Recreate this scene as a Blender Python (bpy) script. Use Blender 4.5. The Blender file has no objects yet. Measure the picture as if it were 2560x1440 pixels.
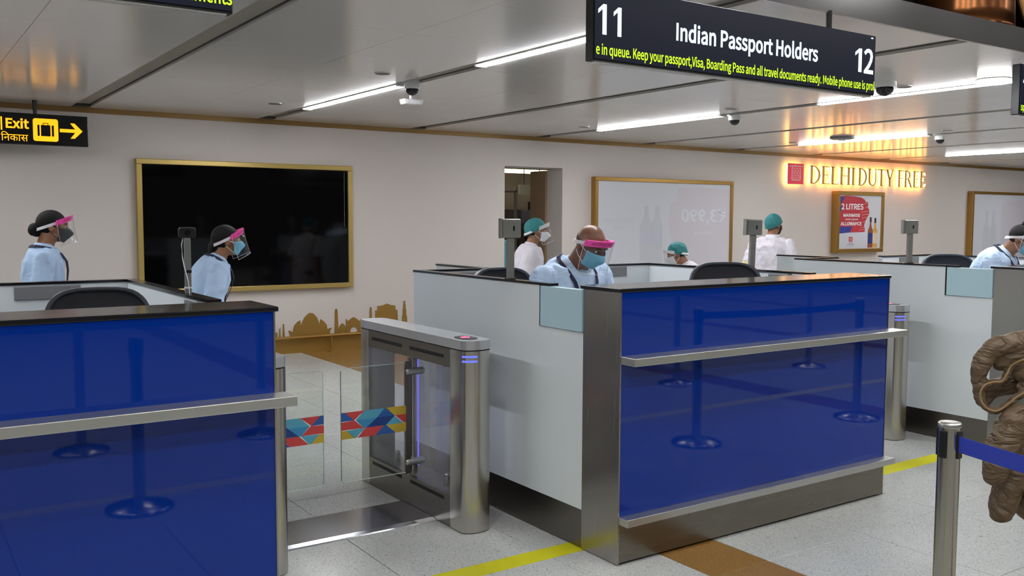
import bpy, bmesh, math, random
from mathutils import Vector, Matrix, Euler, noise

# ------------------------------------------------------------------ camera, world, lights, exposure
scn = bpy.context.scene
COL = scn.collection
F_PX, YAW, PITCH, ROLL, EYE = 2325.7, 0.972856, 0.0743417, 0.004306, 1.55

def make_camera():
    cd = bpy.data.cameras.new('camera')
    cd.sensor_fit = 'HORIZONTAL'; cd.sensor_width = 36.0; cd.lens = 36.0 * F_PX / 2560.0
    cd.clip_start = 0.05; cd.clip_end = 200
    cy, sy, cp, sp = math.cos(YAW), math.sin(YAW), math.cos(PITCH), math.sin(PITCH)
    F = Vector((cp * cy, cp * sy, -sp)); r = Vector((sy, -cy, 0)); u = r.cross(F)
    c, s = math.cos(ROLL), math.sin(ROLL)
    r2 = c * r + s * u; u2 = -s * r + c * u
    ob = bpy.data.objects.new('camera', cd); COL.objects.link(ob)
    m = Matrix((r2, u2, -F)).transposed().to_4x4(); m.translation = (0, 0, EYE)
    ob.matrix_world = m
    scn.camera = ob
make_camera()

scn.view_settings.view_transform = 'Standard'
scn.view_settings.look = 'None'
scn.view_settings.exposure = 0.35
scn.view_settings.gamma = 1.0
scn.view_settings.use_curve_mapping = False

w = bpy.data.worlds.new('world'); scn.world = w; w.use_nodes = True
w.node_tree.nodes['Background'].inputs[0].default_value = (0.80, 0.86, 0.90, 1)
w.node_tree.nodes['Background'].inputs[1].default_value = 0.10

TUBE_POWER = 74.0      # ceiling light lines
HALL_FILL_POWER = 66.0       # unseen round lights added over the queue side for counter fronts and floor
LAMP_POWER = 50.0
DUTY_POWER = 4.5

# ------------------------------------------------------------------ helpers
random.seed(7)
ORIG = {}

def lin(c):
    return tuple((x / 12.92 if x <= 0.04045 else ((x + 0.055) / 1.055) ** 2.4) for x in c)

def rgb(r, g, b):
    return lin((r / 255, g / 255, b / 255)) + (1,)

def _new_mat(name):
    m = bpy.data.materials.new(name); m.use_nodes = True
    return m, m.node_tree.nodes, m.node_tree.links, m.node_tree.nodes['Principled BSDF']

def mat(name, col, rough=0.5, metal=0.0, var=0.06, scale=6.0, bump=0.0, bscale=60.0, spec=0.5, coat=0.0, emis=None, estr=0.0,
        stretch=None, alpha=None, sheen=0.0):
    m, N, L, P = _new_mat(name)
    tc = N.new('ShaderNodeTexCoord'); mp = N.new('ShaderNodeMapping')
    L.new(tc.outputs['Object'], mp.inputs[0])
    if stretch: mp.inputs['Scale'].default_value = stretch
    nz = N.new('ShaderNodeTexNoise'); nz.inputs['Scale'].default_value = scale; nz.inputs['Detail'].default_value = 4
    L.new(mp.outputs[0], nz.inputs['Vector'])
    mx = N.new('ShaderNodeMix'); mx.data_type = 'RGBA'
    mx.inputs['A'].default_value = tuple(max(0, c * (1 - var)) for c in col[:3]) + (1,)
    mx.inputs['B'].default_value = tuple(min(1, c * (1 + var)) for c in col[:3]) + (1,)
    L.new(nz.outputs['Fac'], mx.inputs['Factor']); L.new(mx.outputs['Result'], P.inputs['Base Color'])
    P.inputs['Roughness'].default_value = rough; P.inputs['Metallic'].default_value = metal
    P.inputs['Specular IOR Level'].default_value = spec; P.inputs['Coat Weight'].default_value = coat
    if sheen: P.inputs['Sheen Weight'].default_value = sheen
    if stretch or metal > 0.5:
        mr = N.new('ShaderNodeMapRange'); mr.inputs[3].default_value = max(0.02, rough - 0.035); mr.inputs[4].default_value = rough + 0.035
        L.new(nz.outputs['Fac'], mr.inputs[0]); L.new(mr.outputs[0], P.inputs['Roughness'])
    if bump:
        b = N.new('ShaderNodeBump'); b.inputs['Strength'].default_value = bump; b.inputs['Distance'].default_value = 0.01
        n2 = N.new('ShaderNodeTexNoise'); n2.inputs['Scale'].default_value = bscale; n2.inputs['Detail'].default_value = 3
        L.new(mp.outputs[0], n2.inputs['Vector']); L.new(n2.outputs['Fac'], b.inputs['Height']); L.new(b.outputs[0], P.inputs['Normal'])
    if emis:
        P.inputs['Emission Color'].default_value = emis[:3] + (1,); P.inputs['Emission Strength'].default_value = estr
    return m

def clear_mat(name, tint=(1, 1, 1), refl=1.0, rough=0.02, haze=0.0, hazecol=(0.8, 0.85, 0.9)):
    """clear sheet: transparent with a fresnel gloss, optionally a little milky"""
    m, N, L, P = _new_mat(name)
    out = N['Material Output']
    tr = N.new('ShaderNodeBsdfTransparent'); tr.inputs[0].default_value = tuple(tint) + (1,)
    gl = N.new('ShaderNodeBsdfGlossy'); gl.inputs['Roughness'].default_value = rough
    fr = N.new('ShaderNodeFresnel'); fr.inputs[0].default_value = 1.42
    mul = N.new('ShaderNodeMath'); mul.operation = 'MULTIPLY'; mul.inputs[1].default_value = refl
    ge = N.new('ShaderNodeNewGeometry'); sel = N.new('ShaderNodeMapRange'); sel.inputs[3].default_value = 1.42; sel.inputs[4].default_value = 1 / 1.42
    L.new(ge.outputs['Backfacing'], sel.inputs[0]); L.new(sel.outputs[0], fr.inputs[0])
    L.new(fr.outputs[0], mul.inputs[0])
    mx = N.new('ShaderNodeMixShader'); L.new(mul.outputs[0], mx.inputs[0]); L.new(tr.outputs[0], mx.inputs[1]); L.new(gl.outputs[0], mx.inputs[2])
    last = mx
    if haze:
        df = N.new('ShaderNodeBsdfDiffuse'); df.inputs[0].default_value = tuple(hazecol) + (1,)
        nz = N.new('ShaderNodeTexNoise'); nz.inputs['Scale'].default_value = 9
        m3 = N.new('ShaderNodeMath'); m3.operation = 'MULTIPLY'; m3.inputs[1].default_value = haze * 2; L.new(nz.outputs[0], m3.inputs[0])
        m2 = N.new('ShaderNodeMixShader'); L.new(m3.outputs[0], m2.inputs[0]); L.new(mx.outputs[0], m2.inputs[1]); L.new(df.outputs[0], m2.inputs[2])
        last = m2
    L.new(last.outputs[0], out.inputs[0]); N.remove(P)
    return m

def glow(name, col, strength):
    m, N, L, P = _new_mat(name)
    P.inputs['Base Color'].default_value = tuple(min(1, c) for c in col[:3]) + (1,)
    P.inputs['Emission Color'].default_value = col[:3] + (1,); P.inputs['Emission Strength'].default_value = strength
    P.inputs['Roughness'].default_value = 0.4
    return m

def terrazzo(name, base, dark, light, density=0.5, rough=0.22):
    m, N, L, P = _new_mat(name)
    tc = N.new('ShaderNodeNewGeometry')
    big = N.new('ShaderNodeTexNoise'); big.inputs['Scale'].default_value = 2.2; big.inputs['Detail'].default_value = 3
    L.new(tc.outputs['Position'], big.inputs['Vector'])
    m0 = N.new('ShaderNodeMix'); m0.data_type = 'RGBA'
    m0.inputs['A'].default_value = tuple(c * 0.92 for c in base[:3]) + (1,); m0.inputs['B'].default_value = tuple(min(1, c * 1.06) for c in base[:3]) + (1,)
    L.new(big.outputs['Fac'], m0.inputs['Factor'])
    def chips(scale, lo, hi, seed):
        mp = N.new('ShaderNodeMapping'); mp.inputs['Location'].default_value = (seed, seed * 2, 0)
        mp.inputs['Rotation'].default_value = (0, 0, seed)
        L.new(tc.outputs['Position'], mp.inputs[0])
        n = N.new('ShaderNodeTexNoise'); n.inputs['Scale'].default_value = scale; n.inputs['Detail'].default_value = 1.5
        n.inputs['Distortion'].default_value = 1.2
        L.new(mp.outputs[0], n.inputs['Vector'])
        r = N.new('ShaderNodeMapRange'); r.inputs[1].default_value = lo; r.inputs[2].default_value = hi
        L.new(n.outputs['Fac'], r.inputs[0]); return r.outputs[0]
    m1 = N.new('ShaderNodeMix'); m1.data_type = 'RGBA'; m1.inputs['B'].default_value = dark
    L.new(m0.outputs['Result'], m1.inputs['A']); L.new(chips(150, 0.60, 0.66, 1.3), m1.inputs['Factor'])
    m2 = N.new('ShaderNodeMix'); m2.data_type = 'RGBA'; m2.inputs['B'].default_value = light
    L.new(m1.outputs['Result'], m2.inputs['A']); L.new(chips(185, 0.60, 0.68, 4.1), m2.inputs['Factor'])
    m4 = N.new('ShaderNodeMix'); m4.data_type = 'RGBA'; m4.inputs['B'].default_value = tuple(c * 0.35 for c in dark[:3]) + (1,)
    L.new(m2.outputs['Result'], m4.inputs['A']); L.new(chips(60, 0.74, 0.77, 7.7), m4.inputs['Factor'])
    L.new(m4.outputs['Result'], P.inputs['Base Color'])
    P.inputs['Roughness'].default_value = rough; P.inputs['Specular IOR Level'].default_value = 0.4
    return m

class MB:
    """collects shapes into one mesh"""
    def __init__(s): s.v = []; s.f = []; s.sm = []
    def add(s, vs, fs, smooth=False):
        n = len(s.v); s.v += [tuple(v) for v in vs]; s.f += [tuple(i + n for i in f) for f in fs]; s.sm += [smooth] * len(fs); return s
    def box(s, x0, x1, y0, y1, z0, z1):
        vs = [(x, y, z) for z in (z0, z1) for y in (y0, y1) for x in (x0, x1)]
        return s.add(vs, [(0, 2, 3, 1), (4, 5, 7, 6), (0, 1, 5, 4), (2, 6, 7, 3), (0, 4, 6, 2), (1, 3, 7, 5)])
    def cyl(s, p0, p1, r0, r1=None, n=16, caps=True, smooth=True):
        r1 = r0 if r1 is None else r1
        p0, p1 = Vector(p0), Vector(p1); d = (p1 - p0).normalized()
        a = d.orthogonal().normalized(); b = d.cross(a)
        vs = []
        for p, r in ((p0, r0), (p1, r1)):
            for i in range(n):
                t = 2 * math.pi * i / n; vs.append(p + a * (r * math.cos(t)) + b * (r * math.sin(t)))
        s.add(vs, [(i, (i + 1) % n, n + (i + 1) % n, n + i) for i in range(n)], smooth)
        if caps: s.add(vs, [tuple(range(n - 1, -1, -1)), tuple(range(n, 2 * n))])
        return s
    def ell(s, c, r, n=16, m=10, R=None):
        c = Vector(c); r = (r, r, r) if not hasattr(r, '__len__') else r
        vs = [Vector((0, 0, -r[2]))]
        for j in range(1, m):
            ph = -math.pi / 2 + math.pi * j / m
            for i in range(n):
                t = 2 * math.pi * i / n
                vs.append(Vector((r[0] * math.cos(ph) * math.cos(t), r[1] * math.cos(ph) * math.sin(t), r[2] * math.sin(ph))))
        vs.append(Vector((0, 0, r[2])))
        if R is not None: vs = [R @ v for v in vs]
        vs = [v + c for v in vs]
        fs = [(0, 1 + (i + 1) % n, 1 + i) for i in range(n)]
        for j in range(m - 2):
            o = 1 + j * n
            fs += [(o + i, o + (i + 1) % n, o + n + (i + 1) % n, o + n + i) for i in range(n)]
        o = 1 + (m - 2) * n; k = len(vs) - 1
        fs += [(o + i, o + (i + 1) % n, k) for i in range(n)]
        return s.add(vs, fs, True)
    def cone2(s, a, b, ra, rb, n=14):
        """capsule that tapers"""
        s.cyl(a, b, ra, rb, n); s.ell(a, ra, n, 8); s.ell(b, rb, n, 8); return s
    def rings(s, rings, caps=True, smooth=True):
        n = len(rings[0]); vs = [p for r in rings for p in r]; fs = []
        for j in range(len(rings) - 1):
            o = j * n
            fs += [(o + i, o + (i + 1) % n, o + n + (i + 1) % n, o + n + i) for i in range(n)]
        s.add(vs, fs, smooth)
        if caps: s.add(vs, [tuple(range(n - 1, -1, -1)), tuple(range((len(rings) - 1) * n, len(rings) * n))])
        return s
    def tube(s, path, r, n=8, closed=False):
        path = [Vector(p) for p in path]; rr = r if hasattr(r, '__len__') else [r] * len(path); rings = []
        up = Vector((0, 0, 1))
        for k, p in enumerate(path):
            d = (path[min(k + 1, len(path) - 1)] - path[max(k - 1, 0)]).normalized()
            a = d.cross(up)
            if a.length < 1e-3: a = d.orthogonal()
            a.normalize(); b = d.cross(a)
            rings.append([p + a * (rr[k] * math.cos(2 * math.pi * i / n)) + b * (rr[k] * math.sin(2 * math.pi * i / n)) for i in range(n)])
        return s.rings(rings)
    def ribbon(s, path, width_dirs, w, t, nrm):
        """flat strap along a path"""
        path = [Vector(p) for p in path]; rings = []
        for k, p in enumerate(path):
            wd = Vector(width_dirs[k] if isinstance(width_dirs, list) else width_dirs).normalized(); nd = Vector(nrm[k] if isinstance(nrm, list) else nrm).normalized()
            rings.append([p + wd * (w / 2) + nd * t, p - wd * (w / 2) + nd * t, p - wd * (w / 2), p + wd * (w / 2)])
        return s.rings(rings, smooth=False)
    def prism(s, poly, o, ux, uy, depth):
        """2D outline extruded: point = o + ux*x + uy*y, going depth along ux x uy"""
        o, ux, uy = Vector(o), Vector(ux), Vector(uy); nrm = ux.cross(uy).normalized() * depth
        n = len(poly); a = [o + ux * p[0] + uy * p[1] for p in poly]; b = [p + nrm for p in a]
        return s.add(a + b, [tuple(range(n - 1, -1, -1)), tuple(range(n, 2 * n))] + [(i, (i + 1) % n, n + (i + 1) % n, n + i) for i in range(n)])
    def lathe(s, prof, c, n=28, caps=True):
        c = Vector(c); rings = [[c + Vector((r * math.cos(2 * math.pi * i / n), r * math.sin(2 * math.pi * i / n), z)) for i in range(n)] for r, z in prof]
        return s.rings(rings, caps)
    def mesh(s, name):
        me = bpy.data.meshes.new(name); me.from_pydata(s.v, [], s.f); me.polygons.foreach_set('use_smooth', s.sm); me.update(); return me
    def build(s, name, m, parent=None, bevel=0.0, props=None, seg=2):
        if parent is not None:
            o = ORIG[parent]
        else:
            xs = [v[0] for v in s.v]; ys = [v[1] for v in s.v]; zs = [v[2] for v in s.v]
            o = Vector(((min(xs) + max(xs)) / 2, (min(ys) + max(ys)) / 2, min(zs)))
        s.v = [tuple(Vector(v) - o) for v in s.v]
        ob = bpy.data.objects.new(name, s.mesh(name)); COL.objects.link(ob)
        ob.data.materials.append(m)
        if parent is not None: ob.parent = parent
        else: ob.location = o
        ORIG[ob] = o
        if bevel:
            b = ob.modifiers.new('bevel', 'BEVEL'); b.width = bevel; b.segments = seg; b.limit_method = 'ANGLE'; b.angle_limit = 0.7
            b.harden_normals = False
        return ob

def tag(o, label, cat, group=None):
    o['label'] = label; o['category'] = cat
    if group: o['group'] = group
    return o

def thing(name, label, cat, loc=(0, 0, 0), group=None):
    o = bpy.data.objects.new(name, None); COL.objects.link(o); o.location = loc; o.empty_display_size = 0.1
    ORIG[o] = Vector(loc)
    return tag(o, label, cat, group)

def struct(o):
    o['kind'] = 'structure'; return o

def adopt(ob, parent):
    ob.parent = parent; ORIG[ob] = ORIG[parent]; return ob

import os
def _font(fn):
    for base in (bpy.utils.resource_path('LOCAL'), bpy.utils.resource_path('SYSTEM')):
        f = os.path.join(base, 'datafiles', 'fonts', fn)
        if os.path.exists(f):
            try: return bpy.data.fonts.load(f)
            except Exception: pass
    return None
SANS = _font('Noto Sans CJK Regular.woff2')      # Blender's own bundled lettering

def letters(body, bold=0.0, res=3):
    cu = bpy.data.curves.new('lettering', 'FONT'); cu.size = 1.0; cu.resolution_u = res
    if SANS and all(ord(c) < 0x0900 for c in body): cu.font = SANS
    tmp = bpy.data.objects.new('lettering_tmp', cu); COL.objects.link(tmp)
    def get(t, off):
        cu.body = t; cu.offset = off; bpy.context.view_layer.update()
        dg = bpy.context.evaluated_depsgraph_get(); me = bpy.data.meshes.new_from_object(tmp.evaluated_get(dg))
        vs = [v.co.copy() for v in me.vertices]; fs = [tuple(p.vertices) for p in me.polygons]; bpy.data.meshes.remove(me); return vs, fs
    key = bool(cu.font == SANS)
    if key not in CAPH: hv, _ = get('H', 0.0); CAPH[key] = max(v.y for v in hv)
    ch = CAPH[key]
    vs, fs = get(body, bold * ch)
    bpy.data.objects.remove(tmp); bpy.data.curves.remove(cu)
    return vs, fs, ch
CAPH = {}

def text_obj(name, body, m, parent, o, ux, uy, width=None, height=None, bold=0.0, depth=0.002, anchor='L', base=False, shear=0.0):
    """lettering as a mesh fitted into width x height; o is the lower corner (or the middle when anchor is C); base keeps the font's own baseline with height = cap height"""
    vs, fs, caph = letters(body, bold)
    if not vs: return None
    x0 = min(v.x for v in vs); x1 = max(v.x for v in vs); y0 = min(v.y for v in vs); y1 = max(v.y for v in vs)
    sy = height / (caph if base else (y1 - y0)); yo = 0 if base else y0
    sx = width / (x1 - x0) if width else sy
    o, ux, uy = Vector(o), Vector(ux), Vector(uy); nr = ux.cross(uy).normalized()
    sh = (x1 - x0) * sx / 2 if anchor == 'C' else 0
    b = MB(); b.add([o + ux * ((v.x - x0) * sx - sh) + uy * ((v.y - yo) * sy) + nr * depth for v in vs], fs)
    return b.build(name, m, parent)

def flat(poly, o, ux, uy, depth=0.001):
    """thin printed or cut sheet"""
    b = MB(); return b.prism(poly, o, ux, uy, depth)

def fuse(name, b, m, parent, voxel=0.008, smooth=4, wrinkle=None, decimate=None):
    """overlapping closed shapes grown together into one continuous skin"""
    me = b.mesh(name + '_raw'); tmp = bpy.data.objects.new(name + '_raw', me); COL.objects.link(tmp)
    r = tmp.modifiers.new('r', 'REMESH'); r.mode = 'VOXEL'; r.voxel_size = voxel; r.use_smooth_shade = True
    sm = tmp.modifiers.new('s', 'SMOOTH'); sm.factor = 0.5; sm.iterations = smooth
    dg = bpy.context.evaluated_depsgraph_get(); out = bpy.data.meshes.new_from_object(tmp.evaluated_get(dg))
    bpy.data.objects.remove(tmp); bpy.data.meshes.remove(me)
    if wrinkle:
        amp, sc, stretch = wrinkle
        nr = [v.normal.copy() for v in out.vertices]
        for v, n in zip(out.vertices, nr):
            q = Vector((v.co.x * stretch[0], v.co.y * stretch[1], v.co.z * stretch[2])) * sc
            k = noise.noise(q) + 0.5 * noise.noise(q * 2.1)
            v.co += n * (amp * (1 - abs(k) * 2.2) if amp > 0 else -amp * k)
    out.polygons.foreach_set('use_smooth', [True] * len(out.polygons)); out.update(); out.name = name
    o = ORIG[parent] if parent is not None else Vector((0, 0, 0))
    for v in out.vertices: v.co -= o
    ob = bpy.data.objects.new(name, out); COL.objects.link(ob); out.materials.clear(); out.materials.append(m)
    if parent is not None: ob.parent = parent
    ORIG[ob] = o
    return ob

X, Y, Z = Vector((1, 0, 0)), Vector((0, 1, 0)), Vector((0, 0, 1))

# ------------------------------------------------------------------ materials
M = {}
M['wall'] = mat('cream_wall_paint', rgb(206, 197, 191), 0.55, var=0.02, scale=1.5, bump=0.03, bscale=200)
M['ceil'] = mat('ceiling_panel', rgb(210, 206, 202), 0.17, var=0.02, scale=1.2, spec=0.55)
M['channel'] = mat('ceiling_channel', rgb(138, 132, 120), 0.5, var=0.03)
M['joint'] = mat('joint_filler', rgb(70, 68, 64), 0.8)
M['trimgold'] = mat('gold_trim', rgb(140, 108, 60), 0.4, 0.35, var=0.06, scale=3)
M['gold'] = mat('brushed_gold', rgb(166, 128, 66), 0.36, 0.7, var=0.08, scale=5, stretch=(1, 1, 30))
M['goldtv'] = mat('pale_brushed_gold', rgb(186, 160, 94), 0.34, 0.6, var=0.06, scale=5)
M['goldletter'] = mat('antique_gold_face', rgb(196, 146, 62), 0.45, 0.4, var=0.06, scale=9)
M['goldflat'] = mat('gold_cutout', rgb(160, 124, 58), 0.40, 0.5, var=0.05, scale=4)
M['tile'] = terrazzo('terrazzo_tile', rgb(180, 182, 180), rgb(110, 112, 110), rgb(206, 208, 207))
M['brown'] = terrazzo('brown_tile', rgb(134, 100, 52), rgb(112, 80, 36), rgb(160, 124, 70), rough=0.24)
M['steel'] = mat('brushed_steel', rgb(166, 161, 155), 0.26, 1.0, var=0.03, scale=3, stretch=(90, 90, 0.7))
M['steelh'] = mat('brushed_steel_sideways', rgb(172, 168, 162), 0.22, 1.0, var=0.03, scale=3, stretch=(0.5, 0.5, 90))
M['steelv'] = mat('brushed_steel_upright', rgb(196, 192, 186), 0.24, 1.0, var=0.08, scale=4, stretch=(60, 60, 0.6))
M['device'] = mat('satin_device_steel', rgb(150, 150, 146), 0.36, 0.55, var=0.05, scale=5)
M['fascia'] = mat('fascia_steel', rgb(158, 156, 156), 0.16, 0.8, var=0.05, scale=2)
M['lid'] = mat('satin_lid_steel', rgb(196, 198, 202), 0.24, 0.7, var=0.04, scale=4, stretch=(30, 1, 1))
M['kick'] = mat('scuffed_kick_steel', rgb(132, 126, 116), 0.27, 1.0, var=0.05, scale=3, stretch=(0.6, 0.6, 6))
M['steeld'] = mat('dark_steel', rgb(128, 122, 116), 0.30, 1.0, var=0.03, scale=3, stretch=(0.5, 0.5, 80))
M['alu'] = mat('anodised_aluminium', rgb(190, 190, 186), 0.34, 0.9, var=0.05, scale=6)
M['white'] = mat('white_laminate', rgb(206, 212, 216), 0.22, var=0.015, scale=1.5, spec=0.5)
M['grey'] = mat('grey_plate', rgb(122, 122, 126), 0.45, 0.3)
M['black'] = mat('black_stone', rgb(22, 22, 26), 0.13, var=0.3, scale=90)
M['blackp'] = mat('black_plastic', rgb(18, 18, 20), 0.4)
M['darkgap'] = mat('slot_black', rgb(5, 5, 6), 0.8)
M['screen'] = mat('screen_glass', rgb(3, 3, 4), 0.06, var=0.1, spec=0.28)
M['blue'] = mat('blue_back_painted_glass', rgb(0, 43, 136), 0.025, var=0.03, scale=1.5, spec=0.42, coat=0.0)
M['frost'] = mat('frosted_glass', rgb(166, 194, 204), 0.35, var=0.03, scale=2, spec=0.5)
M['glass'] = clear_mat('gate_glass', (0.96, 0.98, 0.97), 1.0, 0.01)
M['poly'] = clear_mat('clear_polycarbonate', (0.95, 0.95, 0.98), 0.8, 0.03, 0.02, (0.72, 0.72, 0.88))
M['edge'] = mat('glass_edge', rgb(205, 220, 214), 0.2, emis=rgb(200, 220, 210), estr=0.0)
M['visor'] = clear_mat('clear_visor', (0.95, 0.96, 0.97), 0.8, 0.06, 0.02, (0.85, 0.88, 0.92))
M['yellow'] = mat('yellow_floor_tape', rgb(192, 188, 4), 0.6, var=0.05, scale=12)
M['chair'] = mat('black_mesh_fabric', rgb(34, 34, 40), 0.8, var=0.2, scale=120, bump=0.3, bscale=500)
M['chairrim'] = mat('grey_chair_rim', rgb(70, 72, 78), 0.4)
M['belt'] = mat('blue_webbing', rgb(42, 62, 178), 0.7, var=0.06, scale=60, bump=0.2, bscale=400)
M['pole'] = mat('stanchion_steel', rgb(172, 168, 160), 0.22, 1.0, var=0.08, scale=3, stretch=(40, 40, 0.5))
M['copper'] = mat('polished_copper', rgb(172, 112, 72), 0.22, 1.0, var=0.12, scale=5)
M['darkwall'] = mat('dark_recess', rgb(24, 18, 16), 0.8)
M['skin_w'] = mat('skin_warm', rgb(150, 104, 76), 0.5, var=0.07, scale=14, bump=0.04, bscale=150)
M['skin_d'] = mat('skin_deep', rgb(118, 76, 56), 0.42, var=0.08, scale=14, bump=0.04, bscale=150)
M['shirt'] = mat('light_blue_shirt', rgb(172, 196, 226), 0.75, var=0.03, scale=8, bump=0.15, bscale=40)
M['shirt2'] = mat('pale_blue_shirt', rgb(188, 210, 238), 0.75, var=0.03, scale=8, bump=0.15, bscale=40)
M['coat'] = mat('white_lab_coat', rgb(214, 208, 216), 0.8, var=0.03, scale=8, bump=0.15, bscale=40)
crease_later = ('shirt', 'shirt2', 'coat')
M['navy'] = mat('navy_cloth', rgb(28, 32, 62), 0.8, var=0.15, scale=80)
M['purple'] = mat('purple_cloth', rgb(66, 40, 92), 0.8)
M['trouser'] = mat('dark_trouser', rgb(34, 34, 42), 0.85, bump=0.1)
M['shoe'] = mat('black_shoe', rgb(16, 15, 15), 0.35)
M['hair'] = mat('black_hair', rgb(11, 9, 9), 0.6, var=0.4, scale=60, stretch=(8, 1, 1), bump=0.5, bscale=120, spec=0.25)
M['pink'] = mat('pink_foam', rgb(255, 66, 170), 0.7, var=0.04, scale=40)
M['pinktext'] = mat('pink_print', rgb(160, 20, 96), 0.7)
M['strap'] = mat('white_elastic', rgb(226, 220, 222), 0.7, var=0.03)
M['maskb'] = mat('blue_surgical_mask', rgb(112, 178, 204), 0.75, var=0.04, scale=20, bump=0.2, bscale=60)
M['maskk'] = mat('black_mask', rgb(40, 40, 42), 0.7)
M['maskw'] = mat('white_mask', rgb(222, 222, 224), 0.7)
M['cap'] = mat('green_bouffant_cap', rgb(44, 120, 122), 0.75, var=0.25, scale=26, bump=0.7, bscale=55)
M['sleeve'] = mat('cream_print_cotton', rgb(214, 204, 160), 0.8, var=0.2, scale=30)
M['eye'] = mat('eye_white', rgb(220, 214, 208), 0.2); M['iris'] = mat('dark_iris', rgb(30, 18, 12), 0.15)
M['jacket'] = mat('brown_quilted_nylon', rgb(100, 80, 58), 0.5, var=0.10, scale=9)
def crease(m, scale=9.0, dist=0.035):
    N, L = m.node_tree.nodes, m.node_tree.links; P = N['Principled BSDF']
    tc = N.new('ShaderNodeTexCoord'); mp = N.new('ShaderNodeMapping'); mp.inputs['Scale'].default_value = (0.8, 0.8, 1.7); L.new(tc.outputs['Object'], mp.inputs[0])
    n = N.new('ShaderNodeTexNoise'); n.inputs['Scale'].default_value = scale; n.inputs['Detail'].default_value = 3; n.inputs['Distortion'].default_value = 0.9; L.new(mp.outputs[0], n.inputs['Vector'])
    s1 = N.new('ShaderNodeMath'); s1.operation = 'SUBTRACT'; s1.inputs[1].default_value = 0.5; L.new(n.outputs['Fac'], s1.inputs[0])
    s2 = N.new('ShaderNodeMath'); s2.operation = 'ABSOLUTE'; L.new(s1.outputs[0], s2.inputs[0])
    s3 = N.new('ShaderNodeMath'); s3.operation = 'POWER'; s3.inputs[1].default_value = 0.6; L.new(s2.outputs[0], s3.inputs[0])
    b = N.new('ShaderNodeBump'); b.inputs['Strength'].default_value = 0.8; b.inputs['Distance'].default_value = dist; L.new(s3.outputs[0], b.inputs['Height']); L.new(b.outputs[0], P.inputs['Normal'])
crease(M['jacket'])
M['piping'] = mat('tan_piping', rgb(158, 128, 88), 0.6)
M['sweater'] = mat('charcoal_knit', rgb(46, 46, 50), 0.9)
M['whiteplastic'] = mat('white_plastic', rgb(214, 214, 212), 0.4)
M['dome'] = mat('smoked_dome', rgb(22, 22, 24), 0.08)
M['led'] = glow('tube_light', (0.95, 0.97, 1.0), TUBE_POWER)
M['lamp'] = glow('round_lamp', (1.0, 0.98, 0.95), LAMP_POWER)
M['hall'] = glow('hall_fill_glow', (1.0, 1.0, 0.98), HALL_FILL_POWER)
M['signface'] = mat('sign_screen', rgb(9, 10, 20), 0.35, emis=(0.003, 0.004, 0.011), estr=1.0, spec=0.3)
M['signcase'] = mat('sign_case', rgb(14, 14, 16), 0.22)
M['ledwhite'] = glow('led_white', (0.66, 0.84, 1.0), 1.15)
M['ledgreen'] = glow('led_lime', (0.40, 0.64, 0.010), 1.0)
M['exityellow'] = glow('exit_yellow', (1.0, 0.42, 0.006), 1.0)
M['ledblue'] = glow('status_blue', (0.09, 0.11, 1.0), 1.3)
M['ledred'] = glow('status_red', (1.0, 0.06, 0.16), 1.6)
M['ledviolet'] = glow('inner_violet_light', (0.18, 0.16, 1.0), 0.7)
M['duty'] = glow('warm_halo', (1.0, 0.60, 0.16), DUTY_POWER)
M['red'] = mat('red_enamel', rgb(196, 40, 58), 0.45, emis=rgb(196, 40, 58), estr=0.4)
M['print_w'] = mat('print_white', rgb(236, 236, 236), 0.5)
M['print_r'] = mat('print_red', rgb(186, 44, 58), 0.5, var=0.25, scale=5)
M['print_b'] = mat('print_blue', rgb(44, 58, 142), 0.5, var=0.15, scale=4)
M['print_g'] = mat('print_grey', rgb(120, 110, 112), 0.6)
M['poster'] = mat('white_poster', rgb(205, 206, 212), 0.3, var=0.01, scale=1)

for k_ in crease_later: crease(M[k_], 5.0, 0.012)

# ------------------------------------------------------------------ the setting
YW = 10.18; ZC = 2.64; YF = 3.2; PITCHX = 3.53
XL, XR, YN = -9.0, 27.0, -7.5

# floor: a bedding slab, then tiles laid on it with open joints
fl = MB(); fl.box(XL, XR, YN, YW, -0.12, -0.004)
floor = struct(fl.build('floor', M['joint']))
floor['label'] = 'speckled grey terrazzo tiled floor with brown bands'
def tile_x(x0):                 # columns of tiles between two brown bands, left to right
    xs = [x0 + 3.30 - PITCHX, x0 + 3.30 - PITCHX + 0.675]
    return xs
cols = []
for k in range(-4, 7):
    a = 3.30 + k * PITCHX; b = 2.945 + (k + 1) * PITCHX; n = 5; wds = [0.683, 0.683, 0.683, 0.683]
    x = a
    for wd in wds: cols.append((x, x + wd, 'tile')); x += wd
    cols.append((x, b, 'tile')); cols.append((b, b + 0.355, 'brown'))
rows = [2.756 + 0.683 * k for k in range(-15, 12)]
cand = []
for (x0, x1, kd) in cols:
    if x1 < XL or x0 > XR: continue
    for y0 in rows:
        y1 = min(y0 + 0.683, YW)
        if y1 - y0 < 0.05 or y0 < YN: continue
        kk = kd
        if kd == 'brown' and y0 > 5.0: kk = 'tile'
        if x0 > 3.9 and x1 < 5.4 and y0 > 6.9: kk = 'brown' if x0 > 3.95 else kk
        cx, cy = (x0 + x1) / 2, (y0 + y1) / 2
        fw = cx * math.cos(YAW) + cy * math.sin(YAW); sd = cx * math.sin(YAW) - cy * math.cos(YAW)
        seen = fw > 1.2 and abs(sd) < fw * 0.62 + 0.5
        cand.append((fw if seen else 99 + abs(fw), x0, x1, y0, y1, kk))
cand.sort()
shared = {}
rest = {'tile': MB(), 'brown': MB()}
g = 0.0018
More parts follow.
